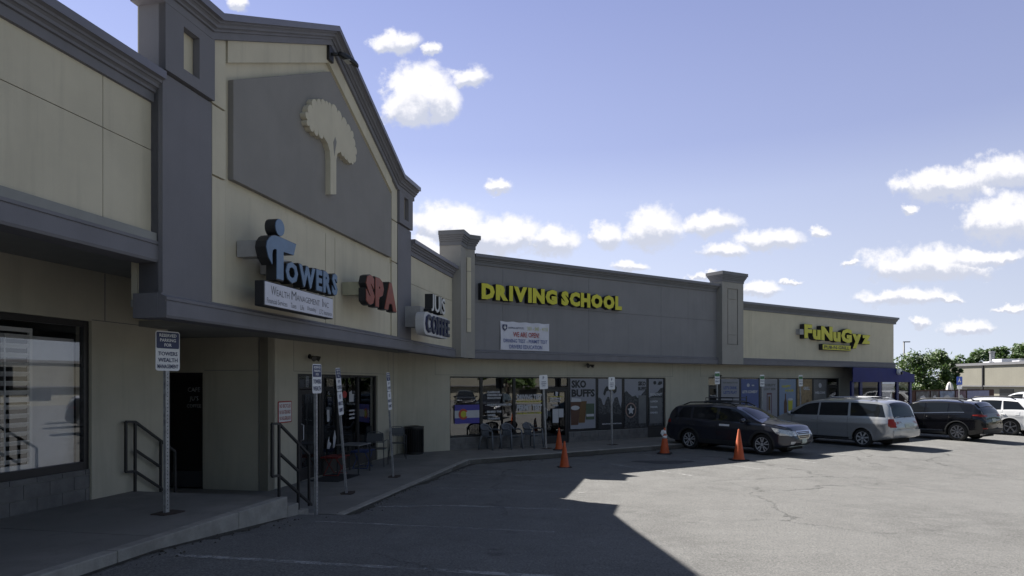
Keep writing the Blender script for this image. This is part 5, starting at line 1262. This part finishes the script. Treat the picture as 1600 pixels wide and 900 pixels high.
# dark wagon
OB = dict(cat='car', xr=-2.44, xf=2.36, w=.90, wb=2.745, arch=.395, tyre=.345, tumble=.36, lift=.08,
  top=[(-2.44, .90), (-2.41, 1.06), (-2.32, 1.22), (-2.10, 1.48), (-2.00, 1.56), (-1.3, 1.615), (-.5, 1.63), (.15, 1.60), (.50, 1.52), (1.20, 1.17), (1.38, 1.11), (1.9, 1.045), (2.2, .97), (2.33, .85), (2.36, .74)],
  belt=[(-2.44, .80), (-2.3, 1.06), (-1.6, 1.08), (0, 1.03), (1.1, 1.0), (1.5, 1.0), (2.0, .93), (2.3, .79), (2.36, .68)],
  side=[(-1.98, -1.34, -1.70, -1.36), (-1.24, -.32, -1.26, -.34), (-.22, .98, -.22, .36)], rail=.13,
  doors=[(-.26, -.26), (.84, .86), (-1.05, -1.22)], handles=[-.42, -1.22], hz=.86, mirror=.78, spokes=5, twin=True, lip=CLAD, lipw=.06, sillh=.17, rails=(-1.75, .35), raily=.60, bars=(-.9, 0.0), basket=(-.95, .1, .11),
  sidepatch=[('headlight', LAMPG, [(1.88, .72), (2.3, .66)], [(1.70, .91), (2.28, .83)]), ('tail_light', TAIL, [(-2.42, .90), (-2.12, .93)], [(-2.38, 1.03), (-2.16, 1.04)]), ('door_label', WHITEP, [(-.16, .885), (.22, .88)], [(-.16, .95), (.22, .945)])],
  patch=[('windshield', CGLASS, 'T', *wind(1.17, .50, .66, .56), .006), ('rear_window', CGLASS, 'T', *wind(-2.24, -1.93, .62, .52), .006),
         ('grille', BLACK, 'F', [(-.30, .56), (.30, .56)], [(-.42, .78), (.42, .78)], .012), ('grille_frame', CHROME, 'F', [(-.46, .78), (-.33, .55)], [(-.42, .78), (-.29, .55)], .02), ('grille_frame', CHROME, 'F', [(.42, .78), (.29, .55)], [(.46, .78), (.33, .55)], .02), ('grille_frame', CHROME, 'F', [(-.42, .775), (.42, .775)], [(-.43, .81), (.43, .81)], .02),
         ('grille_frame', CHROME, 'F', [(-.31, .545), (.31, .545)], [(-.31, .575), (.31, .575)], .02), ('grille_bar', CHROME, 'F', [(-.37, .67), (.37, .67)], [(-.38, .70), (.38, .70)], .02), ('grille_mesh', CHROME, 'F', [(-.38, .735), (.38, .735)], [(-.38, .75), (.38, .75)], .016), ('grille_mesh', CHROME, 'F', [(-.33, .615), (.33, .615)], [(-.33, .63), (.33, .63)], .016),
         ('headlight', LAMPG, 'F', [(-.86, .68), (-.46, .66)], [(-.86, .84), (-.44, .80)], .008), ('headlight', LAMPG, 'F', [(.46, .66), (.86, .68)], [(.44, .80), (.86, .84)], .008),
         ('lower_grille', BLACK, 'F', [(-.45, .33), (.45, .33)], [(-.5, .44), (.5, .44)], .01), ('skid_trim', CHROME, 'F', [(-.5, .285), (.5, .285)], [(-.5, .315), (.5, .315)], .02),
         ('fog_light', LAMPG, 'F', [(-.70, .40), (-.60, .40)], [(-.70, .49), (-.60, .49)], .012), ('fog_light', LAMPG, 'F', [(.60, .40), (.70, .40)], [(.60, .49), (.70, .49)], .012),
         ('license_plate', PLATE, 'F', [(-.15, .42), (.15, .42)], [(-.15, .56), (.15, .56)], .03)])
PD = mat('dark_grey_car_paint', (.026, .029, .045), .3, .5, var=.03, coat=1.0)
PS = mat('silver_car_paint', (.42, .43, .45), .32, .6, var=.02, coat=1.0)
PB = mat('black_car_paint', (.006, .006, .008), .18, .0, var=.05, coat=.6, spec=.3)
PW = mat('white_car_paint', (.72, .72, .73), .3, 0, var=.01, coat=1.0)
def place(center, hd): return (center[0], center[1], 0), hd
car('dark_wagon', 'dark grey station wagon with a black roof basket parked nose out', OB, PD, (7.83, 23.05, 0), R(-49))
MV = dict(cat='minivan', xr=-2.66, xf=2.44, w=.985, wb=3.02, arch=.385, tyre=.335, tumble=.30, lift=.10,
  top=[(-2.66, .92), (-2.63, 1.08), (-2.56, 1.22), (-2.34, 1.60), (-2.22, 1.685), (-1.9, 1.73), (-1.0, 1.765), (0, 1.75), (.55, 1.70), (.95, 1.58), (1.70, 1.16), (1.90, 1.07), (2.2, .95), (2.38, .80), (2.44, .66)],
  belt=[(-2.66, .82), (-2.5, 1.08), (-1.5, 1.10), (0, 1.08), (1.2, 1.06), (1.8, 1.00), (2.2, .88), (2.44, .62)],
  side=[(-2.32, -1.05, -2.16, -1.00), (-.95, .18, -.92, .18), (.25, 1.48, .25, .86)], rail=.15,
  doors=[(.22, .22), (-.98, -.96), (1.30, 1.32)], handles=[.08, .36], hz=.93, mirror=1.32, spokes=7, sillh=.10, mould=True, rails=(-1.9, .1), raily=.62, railm=PS, bars=(-1.55, -.5),
  sidepatch=[('tail_light', TAIL, [(-2.62, .76), (-2.44, .80)], [(-2.60, 1.06), (-2.42, 1.05)]), ('clear_light', CLEAR, [(-2.60, 1.065), (-2.42, 1.055)], [(-2.56, 1.16), (-2.42, 1.14)]), ('headlight', LAMPG, [(2.0, .74), (2.36, .68)], [(1.95, .86), (2.34, .80)])],
  patch=[('windshield', CGLASS, 'T', *wind(1.68, .95, .76, .66), .006), ('rear_window', CGLASS, 'T', *wind(-2.535, -2.30, .74, .62), .006),
         ('tail_light', TAIL, 'B', [(.76, .76), (.92, .76)], [(.76, 1.06), (.90, 1.06)], .008), ('tail_light', TAIL, 'B', [(-.92, .76), (-.76, .76)], [(-.90, 1.06), (-.76, 1.06)], .008),
         ('bumper_step', PS, 'B', [(-.86, .46), (.86, .46)], [(-.86, .66), (.86, .66)], .07), ('license_plate', PLATE, 'B', [(-.16, .74), (.16, .74)], [(-.16, .88), (.16, .88)], .012), ('tailgate_trim', PS, 'B', [(-.4, .91), (.4, .91)], [(-.4, .95), (.4, .95)], .02),
         ('tailgate_seam', WELL, 'B', [(-.74, .70), (.74, .70)], [(-.74, .708), (.74, .708)], .004), ('wiper', BLACK, 'B', [(-.45, 1.12), (.0, 1.10)], [(-.45, 1.135), (.0, 1.12)], .03)])
H2 = math.pi - T2
car('silver_minivan', 'silver minivan parked nose in between the dark wagon and the black SUV', MV, PS, (12.72, 25.95, 0), H2)
SU = dict(cat='SUV', xr=-2.36, xf=2.36, w=.945, wb=2.75, arch=.42, tyre=.365, tumble=.38, lift=.12,
  top=[(-2.36, .92), (-2.33, 1.08), (-2.26, 1.18), (-1.98, 1.46), (-1.92, 1.54), (-1.5, 1.60), (-.6, 1.65), (.1, 1.63), (.5, 1.54), (1.15, 1.18), (1.32, 1.12), (1.8, 1.05), (2.15, .95), (2.32, .78), (2.36, .66)],
  belt=[(-2.36, .84), (-2.2, 1.10), (-1.6, 1.13), (0, 1.05), (1.1, 1.02), (1.6, 1.0), (2.1, .88), (2.36, .62)],
  side=[(-1.62, -1.08, -1.36, -1.05), (-1.0, -.18, -1.0, -.18), (-.10, 1.0, -.10, .38)], rail=.115,
  doors=[(-.14, -.14), (.88, .90), (-1.02, -1.08)], handles=[-.28, -1.12], hz=.95, mirror=.84, spokes=9, twin=False, rim=DRIM, sillh=.13, sillchrome=True, lip=CLAD, lipw=.03, rails=(-1.5, .3), raily=.62, railm=BLACK,
  sidepatch=[('tail_light', TAIL, [(-2.33, .99), (-1.92, 1.04)], [(-2.30, 1.10), (-1.94, 1.07)]), ('headlight', LAMPG, [(1.9, .80), (2.3, .74)], [(1.85, .88), (2.28, .82)])],
  patch=[('windshield', CGLASS, 'T', *wind(1.12, .50, .70, .58), .006), ('rear_window', CGLASS, 'T', *wind(-2.22, -1.99, .66, .58), .006), ('spoiler', PB, 'T', *wind(-2.06, -1.88, .60, .60), .03),
         ('tail_light', TAIL, 'B', [(.48, 1.00), (.88, .99)], [(.48, 1.05), (.86, 1.09)], .008), ('tail_light', TAIL, 'B', [(-.88, .99), (-.48, 1.00)], [(-.86, 1.09), (-.48, 1.05)], .008),
         ('license_plate', PLATE, 'B', [(-.16, .78), (.16, .78)], [(-.16, .92), (.16, .92)], .012), ('bumper', CLAD, 'B', [(-.8, .34), (.8, .34)], [(-.82, .50), (.82, .50)], .04), ('exhaust_trim', CHROME, 'B', [(.5, .30), (.66, .30)], [(.5, .37), (.66, .37)], .05), ('reflector', TAIL, 'B', [(.66, .52), (.84, .52)], [(.66, .56), (.84, .56)], .01)])
bs = car('black_suv', 'black SUV parked nose in beside the silver minivan', dict(SU, beltchrome=True), PB, (18.0, 28.45, 0), H2)
SW = dict(SU); SW.update(rim=DRIM, spokes=5, lip=PW, sillchrome=False, twin=False, top=[(-2.36, .95), (-2.33, 1.10), (-2.26, 1.25), (-1.98, 1.50), (-1.8, 1.58), (-1.3, 1.64), (-.6, 1.67), (.1, 1.65), (.5, 1.56), (1.15, 1.20), (1.32, 1.14), (1.8, 1.06), (2.15, .96), (2.32, .78), (2.36, .66)], side=[(-1.95, -1.10, -1.62, -1.05), (-1.0, -.18, -1.0, -.18), (-.10, 1.0, -.10, .38)],
   sidepatch=SU['sidepatch'] + [('fuel_door', PW, [(-1.74, .92), (-1.58, .92)], [(-1.74, 1.05), (-1.58, 1.05)])])
ws = car('white_suv', 'white SUV with five spoke dark wheels cut by the right edge of the photo', SW, PW, (22.25, 31.25, 0), H2)
BW = dict(SW); BW.update(w=1.0, top=[(a, b*1.12 if b > 1.2 else b*1.06) for a, b in SW['top']], belt=[(a, b*1.08) for a, b in SW['belt']], rails=None)
car('white_suv', 'taller white SUV half hidden behind the other white SUV', BW, PW, (28.4, 36.6, 0), H2)
# cars in the next rows, out of the frame to the right (seen in the window reflections)
dup(bs, (15.5, 8.2, 0), R(175), 'black SUV parked across the lot to the right of the viewer')
dup(bs, (20.5, 13.0, 0), R(168), 'second black SUV parked across the lot to the right of the viewer')
dup(bs, (34, 4, 0), R(150), 'black SUV parked by the neighbouring building')

# ------------------------------------------------------------------ pub patio with blue awning
BLU = mat('navy_awning_canvas', (.014, .018, .14), .7, var=.08, vscale=2, bump=.2, bscale=25); BLP = mat('navy_painted_post', (.012, .018, .12), .5)
ca = -18.0; uL = W2.px(ca, 1333, 585)[0]; uR = W2.px(ca, 1429, 590)[0]; uC = W2.px(ca, 1398, 585)[0]
t = thing('covered_patio', 'glazed patio under a navy blue awning at the end of the strip', 'patio', W2(uR, ca, 0))
zv = W2.px(ca, 1380, 597)[1]
mb = MB(W2); mb.prism([(uL, zv), (uR, zv), (uR, zv+.42), (uC+.1, 3.11), (uL, 3.11)], ca - .03, ca); 
mb.prism([(uR-.03, zv), (uR, zv), (uR, zv+.42), (uR-.03, zv+.42)], -24, ca-.03)
mb.add([(uL, ca, 3.112), (uC+.1, ca, 3.112), (uC+.1, -24, 3.30), (uL, -24, 3.30), (uR, ca, zv+.421), (uR, -24, zv+.6)], [(0, 1, 2, 3), (1, 4, 5, 2)]); aw = mb.build('awning', BLU, t, nonormal=True)
CV = glass_mat('clear_vinyl', (.52, .54, .58), .0, wob=.5)
xs_ = [1334, 1347, 1377, 1404, 1424.5]
for i, x_ in enumerate(xs_):
    u = W2.px(ca, x_, 600)[0]; mb = MB(W2); mb.box(u-.11, u+.11, ca-.14, ca-.04, SZ, zv+.05); mb.build('post', BLP, t)
    if i < len(xs_)-1:
        u2 = W2.px(ca, xs_[i+1], 600)[0]; mb = MB(W2); mb.box(u+.07, u2-.07, ca-.09, ca-.085, .95, zv+.04); mb.build('clear_panel', CV, t); mb = MB(W2); mb.box(u+.07, u2-.07, ca-.12, ca-.05, SZ, .95); mb.build('low_wall', BLP, t)
mb = MB(W2); mb.box(uR-.1, uR-.04, -24, ca-.14, SZ, .95); mb.box(uL, uR, -24.1, -24, SZ, 1.0); mb.build('low_wall', BLP, t)
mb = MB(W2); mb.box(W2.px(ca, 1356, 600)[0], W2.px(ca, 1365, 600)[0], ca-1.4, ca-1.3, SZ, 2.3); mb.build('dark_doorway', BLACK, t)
u, z = W2.px(ca, 1402, 581); t = thing('security_camera', 'white dome camera on the blue awning', 'camera', W2(u, ca, z))
mb = MB(W2); mb.lathe([(.16, -.02), (.17, .03), (.14, .12), (.0, .16)], 14, 'y', (u, ca+.05, z)); mb.build('housing', WHITE, t, smooth=40); mb = MB(W2); mb.lathe([(.09, 0), (.08, .05), (0, .08)], 12, 'y', (u+.02, ca+.20, z-.06)); mb.build('dome', BLACK, t, smooth=True)

# ------------------------------------------------------------------ fence with banners
cf_ = -22.0; u0, u1 = W2.px(cf_, 1398, 612)[0], W2.px(cf_, 1552, 612)[0]
t = thing('board_fence', 'red brown board fence beyond the patio', 'fence', W2(u0, cf_, 0))
FB = mat('fence_brown', (.075, .032, .022), .8, var=.25, vscale=5, streak=.3)
mb = MB(W2); u = u0
while u < u1: mb.box(u+.004, u+.146, cf_-.03, cf_ - rnd.random()*.006, 0, 1.80 + rnd.random()*.012); u += .15
mb.build('boards', FB, t); mb = MB(W2); mb.box(u0, u1, cf_-.05, cf_+.03, 1.812, 1.85); mb.build('top_rail', FB, t)
mb = MB(W2); u = u0
while u <= u1+.1: mb.box(u-.05, u+.05, cf_-.13, cf_-.032, 0, 1.81); u += 2.4
mb.build('fence_posts', FB, t)
PH = [mat('photo_print_dark', (.06, .06, .07), .5, var=.8, vscale=3), mat('photo_print_blue', (.16, .20, .30), .5, var=.5, vscale=3), mat('photo_print_wine', (.10, .05, .09), .5, var=.7, vscale=4), mat('pale_lilac_banner', (.22, .23, .38), .5, var=.1)]
for a, b, m_, lab in ((1430, 1452, PH[0], 'dark picture banner at the left end of the brown fence'), (1453, 1466, PH[0], 'small picture banner with pale figures on the brown fence'), (1467, 1491, PH[1], 'blue grey picture banner in the middle of the brown fence'), (1492, 1509, PH[2], 'wine coloured picture banner behind the blue sign post'), (1510, 1545, PH[3], 'wide lilac banner at the right end of the brown fence')):
    ua, ub = W2.px(cf_, a, 615)[0], W2.px(cf_, b, 615)[0]; t = thing('fence_banner', lab, 'banner', W2((ua+ub)/2, cf_+.04, .6))
    mb = MB(W2); mb.box(ua+.05, ub-.05, cf_+.034, cf_+.040, .55, 1.76); mb.build('banner_sheet', m_, t)
    mb = MB(W2); w_ = ub-ua
    if m_ is PH[3]: mb.prism([(ua+w_*.45, .85), (ua+w_*.55, .85), (ua+w_*.56, 1.1), (ua+w_*.5, 1.2), (ua+w_*.44, 1.1)], cf_+.042, cf_+.045); mb.build('picture_mark', PYEL, t)
    else: mb.prism([(ua+w_*.3, .9), (ua+w_*.7, .85), (ua+w_*.75, 1.25), (ua+w_*.55, 1.5), (ua+w_*.3, 1.4)], cf_+.042, cf_+.045); mb.build('picture_mark', VWH, t)
# folded umbrella behind the fence
Yd = 58.0; X = (1484-800)/FPX*Yd; t = thing('folded_umbrella', 'folded white patio umbrella showing above the brown fence', 'umbrella', (X, Yd, 0))
mb = MB(); mb.tube([(0, 0, 0), (0, 0, 2.4)], .03, 8); mb.build('pole', OFFW, t, local=True)
mb = MB(); P_ = []; n = 14
for z, r in ((1.2, .24), (1.5, .30), (2.0, .24), (2.3, .15), (2.42, .04)):
    for k in range(n): a = 2*math.pi*k/n; rr = r*(1 + .14*math.cos(a*7)); P_.append((rr*math.cos(a), rr*math.sin(a), z))
mb.add(P_, [[i*n+k, i*n+(k+1) % n, (i+1)*n+(k+1) % n, (i+1)*n+k] for i in range(4) for k in range(n)] + [list(range(n)), list(range(4*n, 5*n))]); mb.build('canopy', mat('white_canvas', (.62, .60, .57), .8), t, local=True, smooth=50)
# light pole
t = thing('lamp_post', 'tall dark parking lot light pole above the round tree', 'lamp post', ((1412.5-800)/FPX*72, 72, 0))
mb = MB(); mb.tube([(0, 0, 0), (0, 0, 6.75)], [.10, .07], 10); mb.build('pole', BLACK, t, local=True, smooth=True); mb = MB(); mb.box(-.05, .62, -.12, .12, 6.74, 6.84); mb.build('lamp_head', BLACK, t, local=True, bevel=.01)

# ------------------------------------------------------------------ neighbouring building on the right
NBW = mat('tan_stucco', (.21, .20, .165), .9, var=.05, vscale=.6, streak=.15); NBL = mat('tan_lower_wall', (.26, .245, .20), .9, var=.05, vscale=.6)
t = thing('neighbouring_shops', 'low tan building with dark roof edge on the right behind the white SUVs', 'building', (66, 30, 0))
xa, ya = (1489-800)/FPX*86, 86.0; xb, yb_ = 57.3, 74.0
dv = Vector((xb-xa, yb_-ya, 0)).normalized(); nv = Vector((-dv.y, dv.x, 0)); nv = nv if nv.x < 0 else -nv
def WN(u, c, z): return Vector((xa, ya, 0)) + dv*u + nv*c + Vector((0, 0, z))
L_ = 120
mb = MB(WN); mb.box(0, L_, -14, -.15, -.2, 1.95); mb.build('lower_wall', NBL, t); mb = MB(WN); mb.box(-.4, L_, -14, .25, 2.02, 4.45); mb.build('upper_wall', NBW, t)
mb = MB(WN); mb.box(-.6, L_, -14.2, .45, 4.452, 4.75); mb.build('roof_edge', TRIMN, t); mb = MB(WN); mb.box(-.5, L_, -.2, .35, 1.88, 2.018); mb.build('fascia', TRIMN, t)
for u_ in (2.5, 8, 14, 22, 28, 36, 44, 52, 60, 68, 76, 84):
    mb = MB(WN); mb.box(u_, u_+2.2, -.16, -.11, .5, 1.6); w_ = mb.build('window', BRONZE, t); mb = MB(WN); mb.box(u_+.08, u_+2.12, -.112, -.10, .58, 1.52); mb.build('pane', CGLASS, w_)
mb = MB(WN); mb.box(5.8, 5.95, .25, .40, .0, 4.6); mb.build('downspout', BRONZE, t)
def on_roof(px_, Yd, h, r, lab, nm='roof_vent'):
    X = (px_-800)/FPX*Yd; t = thing(nm, lab, 'vent', (X, Yd, 4.75)); mb = MB(); mb.lathe([(r*1.6, 0), (r*1.6, .3), (r, .35), (r, h*.85), (r*1.25, h*.87), (r*1.25, h), (.02, h+.02)], 16); mb.build('vent_pipe', STEEL, t, local=True, smooth=40); mb = MB(); mb.box(-r*2.6, r*2.6, -r*2, r*2, 0, .28); mb.build('vent_base', OFFW, t, local=True, bevel=.02)
on_roof(1550, 84, 1.6, .28, 'grey metal roof vent stack on the tan building'); on_roof(1597, 80, .5, .3, 'low white roof vent at the right edge on the tan building')
X = (1572-800)/FPX*83; t = thing('rooftop_unit', 'low white rooftop unit right of the vent stack', 'air conditioner', (X, 83, 4.75)); mb = MB(); mb.box(-1.2, 1.2, -.9, .9, 0, .55); mb.build('casing', OFFW, t, local=True, bevel=.03); mb = MB(); mb.lathe([(.5, .551), (.5, .62), (.42, .62), (.4, .56)], 16); mb.build('fan_ring', BLACK, t, local=True)

# ------------------------------------------------------------------ trees
BARK = mat('bark', (.07, .055, .045), .9, var=.3, vscale=8)
def leaf_mat(nm, a, b):
    m = mat(nm, a, .55, var=.35, vscale=1.6, col2=b); bs_ = m.node_tree.nodes['Principled BSDF']
    bs_.inputs['Transmission Weight'].default_value = 0; nt = m.node_tree
    tl = nt.nodes.new('ShaderNodeBsdfTranslucent'); tl.inputs[0].default_value = (b[0]*1.6, b[1]*1.8, b[2]*.8, 1); mx = nt.nodes.new('ShaderNodeMixShader'); mx.inputs[0].default_value = .25
    nt.links.new(bs_.outputs[0], mx.inputs[1]); nt.links.new(tl.outputs[0], mx.inputs[2]); nt.links.new(mx.outputs[0], nt.nodes['Material Output'].inputs[0]); return m
LF1 = leaf_mat('leaf_green', (.035, .065, .020), (.075, .12, .035)); LF2 = leaf_mat('leaf_bright_green', (.036, .07, .02), (.07, .12, .036))
def tree(label, X, Y, H, rad, seed, m_, n=5200, ls=.16, trunk=.3, name='broadleaf_tree', z0=0, group=None):
    r = random.Random(seed); t = thing(name, label, 'tree', (X, Y, z0), 0, group)
    mb = MB(); zc_ = H*.30; mb.tube([(0, 0, -.2), (.05, 0, zc_*.6), (.0, .05, zc_*1.2), (.1, 0, H*.6)], [trunk, trunk*.75, trunk*.55, trunk*.25], 8); cl = []
    cl += [(0, 0, H*.48, rad*.5), (rad*.2, 0, H*.62, rad*.42), (-rad*.25, 0, H*.4, rad*.4), (rad*.3, .1, H*.38, rad*.4)]
    for k in range(26):
        a = r.random()*2*math.pi; e = r.random(); rr = rad*(.25 + .9*r.random()**.5); zz = H*(.30 + .62*e); rr *= math.sqrt(max(.08, 1 - ((zz/H - .55)/.47)**2))
        cl.append((rr*math.cos(a)*.85, rr*math.sin(a)*.85, zz, rad*(.13 + .22*r.random())))
    for (x_, y_, z_, s_) in cl[:12]: mb.tube([(0, 0, H*(.22 + .25*r.random())), (x_*.5, y_*.5, z_*.75), (x_, y_, z_)], [trunk*.4, trunk*.2, trunk*.06], 5)
    mb.build('trunk', BARK, t, local=True, smooth=True)
    V, F_ = [], []
    for i in range(n):
        x_, y_, z_, s_ = cl[r.randrange(len(cl))]
        d = Vector((r.gauss(0, 1), r.gauss(0, 1), r.gauss(0, .8))); d = d.normalized()*s_*(r.random()**.33)*(1 + (.5 if r.random() < .08 else 0))
        p = Vector((x_, y_, z_)) + d; a = Vector((r.gauss(0, 1), r.gauss(0, 1), r.gauss(0, 1))).normalized(); b = a.orthogonal().normalized(); w = ls*(.6 + .8*r.random())
        o = len(V); V += [p + a*w, p + b*w*.55, p - a*w, p - b*w*.55]; F_.append([o, o+1, o+2, o+3])
    mb = MB(); mb.v = V; mb.f = F_; mb.build('crown', m_, t, local=True, nonormal=True)
    return t
def tree_px(label, px_, ytop, Yd, wpx, seed, m_, **k):
    X = (px_-800)/FPX*Yd; H = CAMZ + (HPX-ytop)*Yd/FPX; return tree(label, X, Yd, H, wpx*Yd/FPX/2, seed, m_, **k)
tree_px('dense round tree directly behind the brown fence', 1440, 551, 64, 84, 3, LF1, n=9000, ls=.15)
tree_px('smaller tree touching the tan building wall behind the fence', 1480, 556, 66, 40, 5, LF1, n=3500, ls=.14)
BG = 'green trees beyond the tan building'
tree_px('tree top just right of the round tree beyond the tan building', 1518, 548, 118, 50, 11, LF2, n=3500, ls=.28, group=BG)
tree_px('pointed tree top left of the roof vent beyond the tan building', 1541, 540, 122, 36, 12, LF2, n=3000, ls=.28, group=BG)
tree_px('tallest tree beyond the tan building near the right edge', 1574, 527, 125, 52, 13, LF2, n=4500, ls=.28, group=BG)
tree_px('tree at the right edge beyond the tan building', 1604, 532, 120, 48, 14, LF2, n=4000, ls=.28, group=BG)
for i, (x_, y_, h, r_) in enumerate(((40, 18, 7, 3), (44, 4, 8, 3.2), (46, -14, 7, 3), (30, -26, 8, 3.4), (12, -34, 9, 3.6), (47, 34, 6.5, 2.6))): tree('green street tree across the lot beyond the edge of the photo', x_, y_, h, r_, 30+i, LF1, n=2200, ls=.25, group='trees across the lot')
t = thing('opposite_building', 'long low tan building behind the viewer across the lot', 'building', (10, -48, 0))
mb = MB(); mb.box(-40, 60, -60, -48, -.1, 5.2); mb.build('wall', NBW, t); mb = MB(); mb.box(-40.3, 60.3, -60.3, -47.7, 5.2, 5.6); mb.build('roof_edge', TRIMN, t)
mb = MB()
for k in range(14): mb.box(-36 + k*7, -32 + k*7, -47.99, -47.9, .4, 2.6)
mb.build('window_band', CGLASS, t)
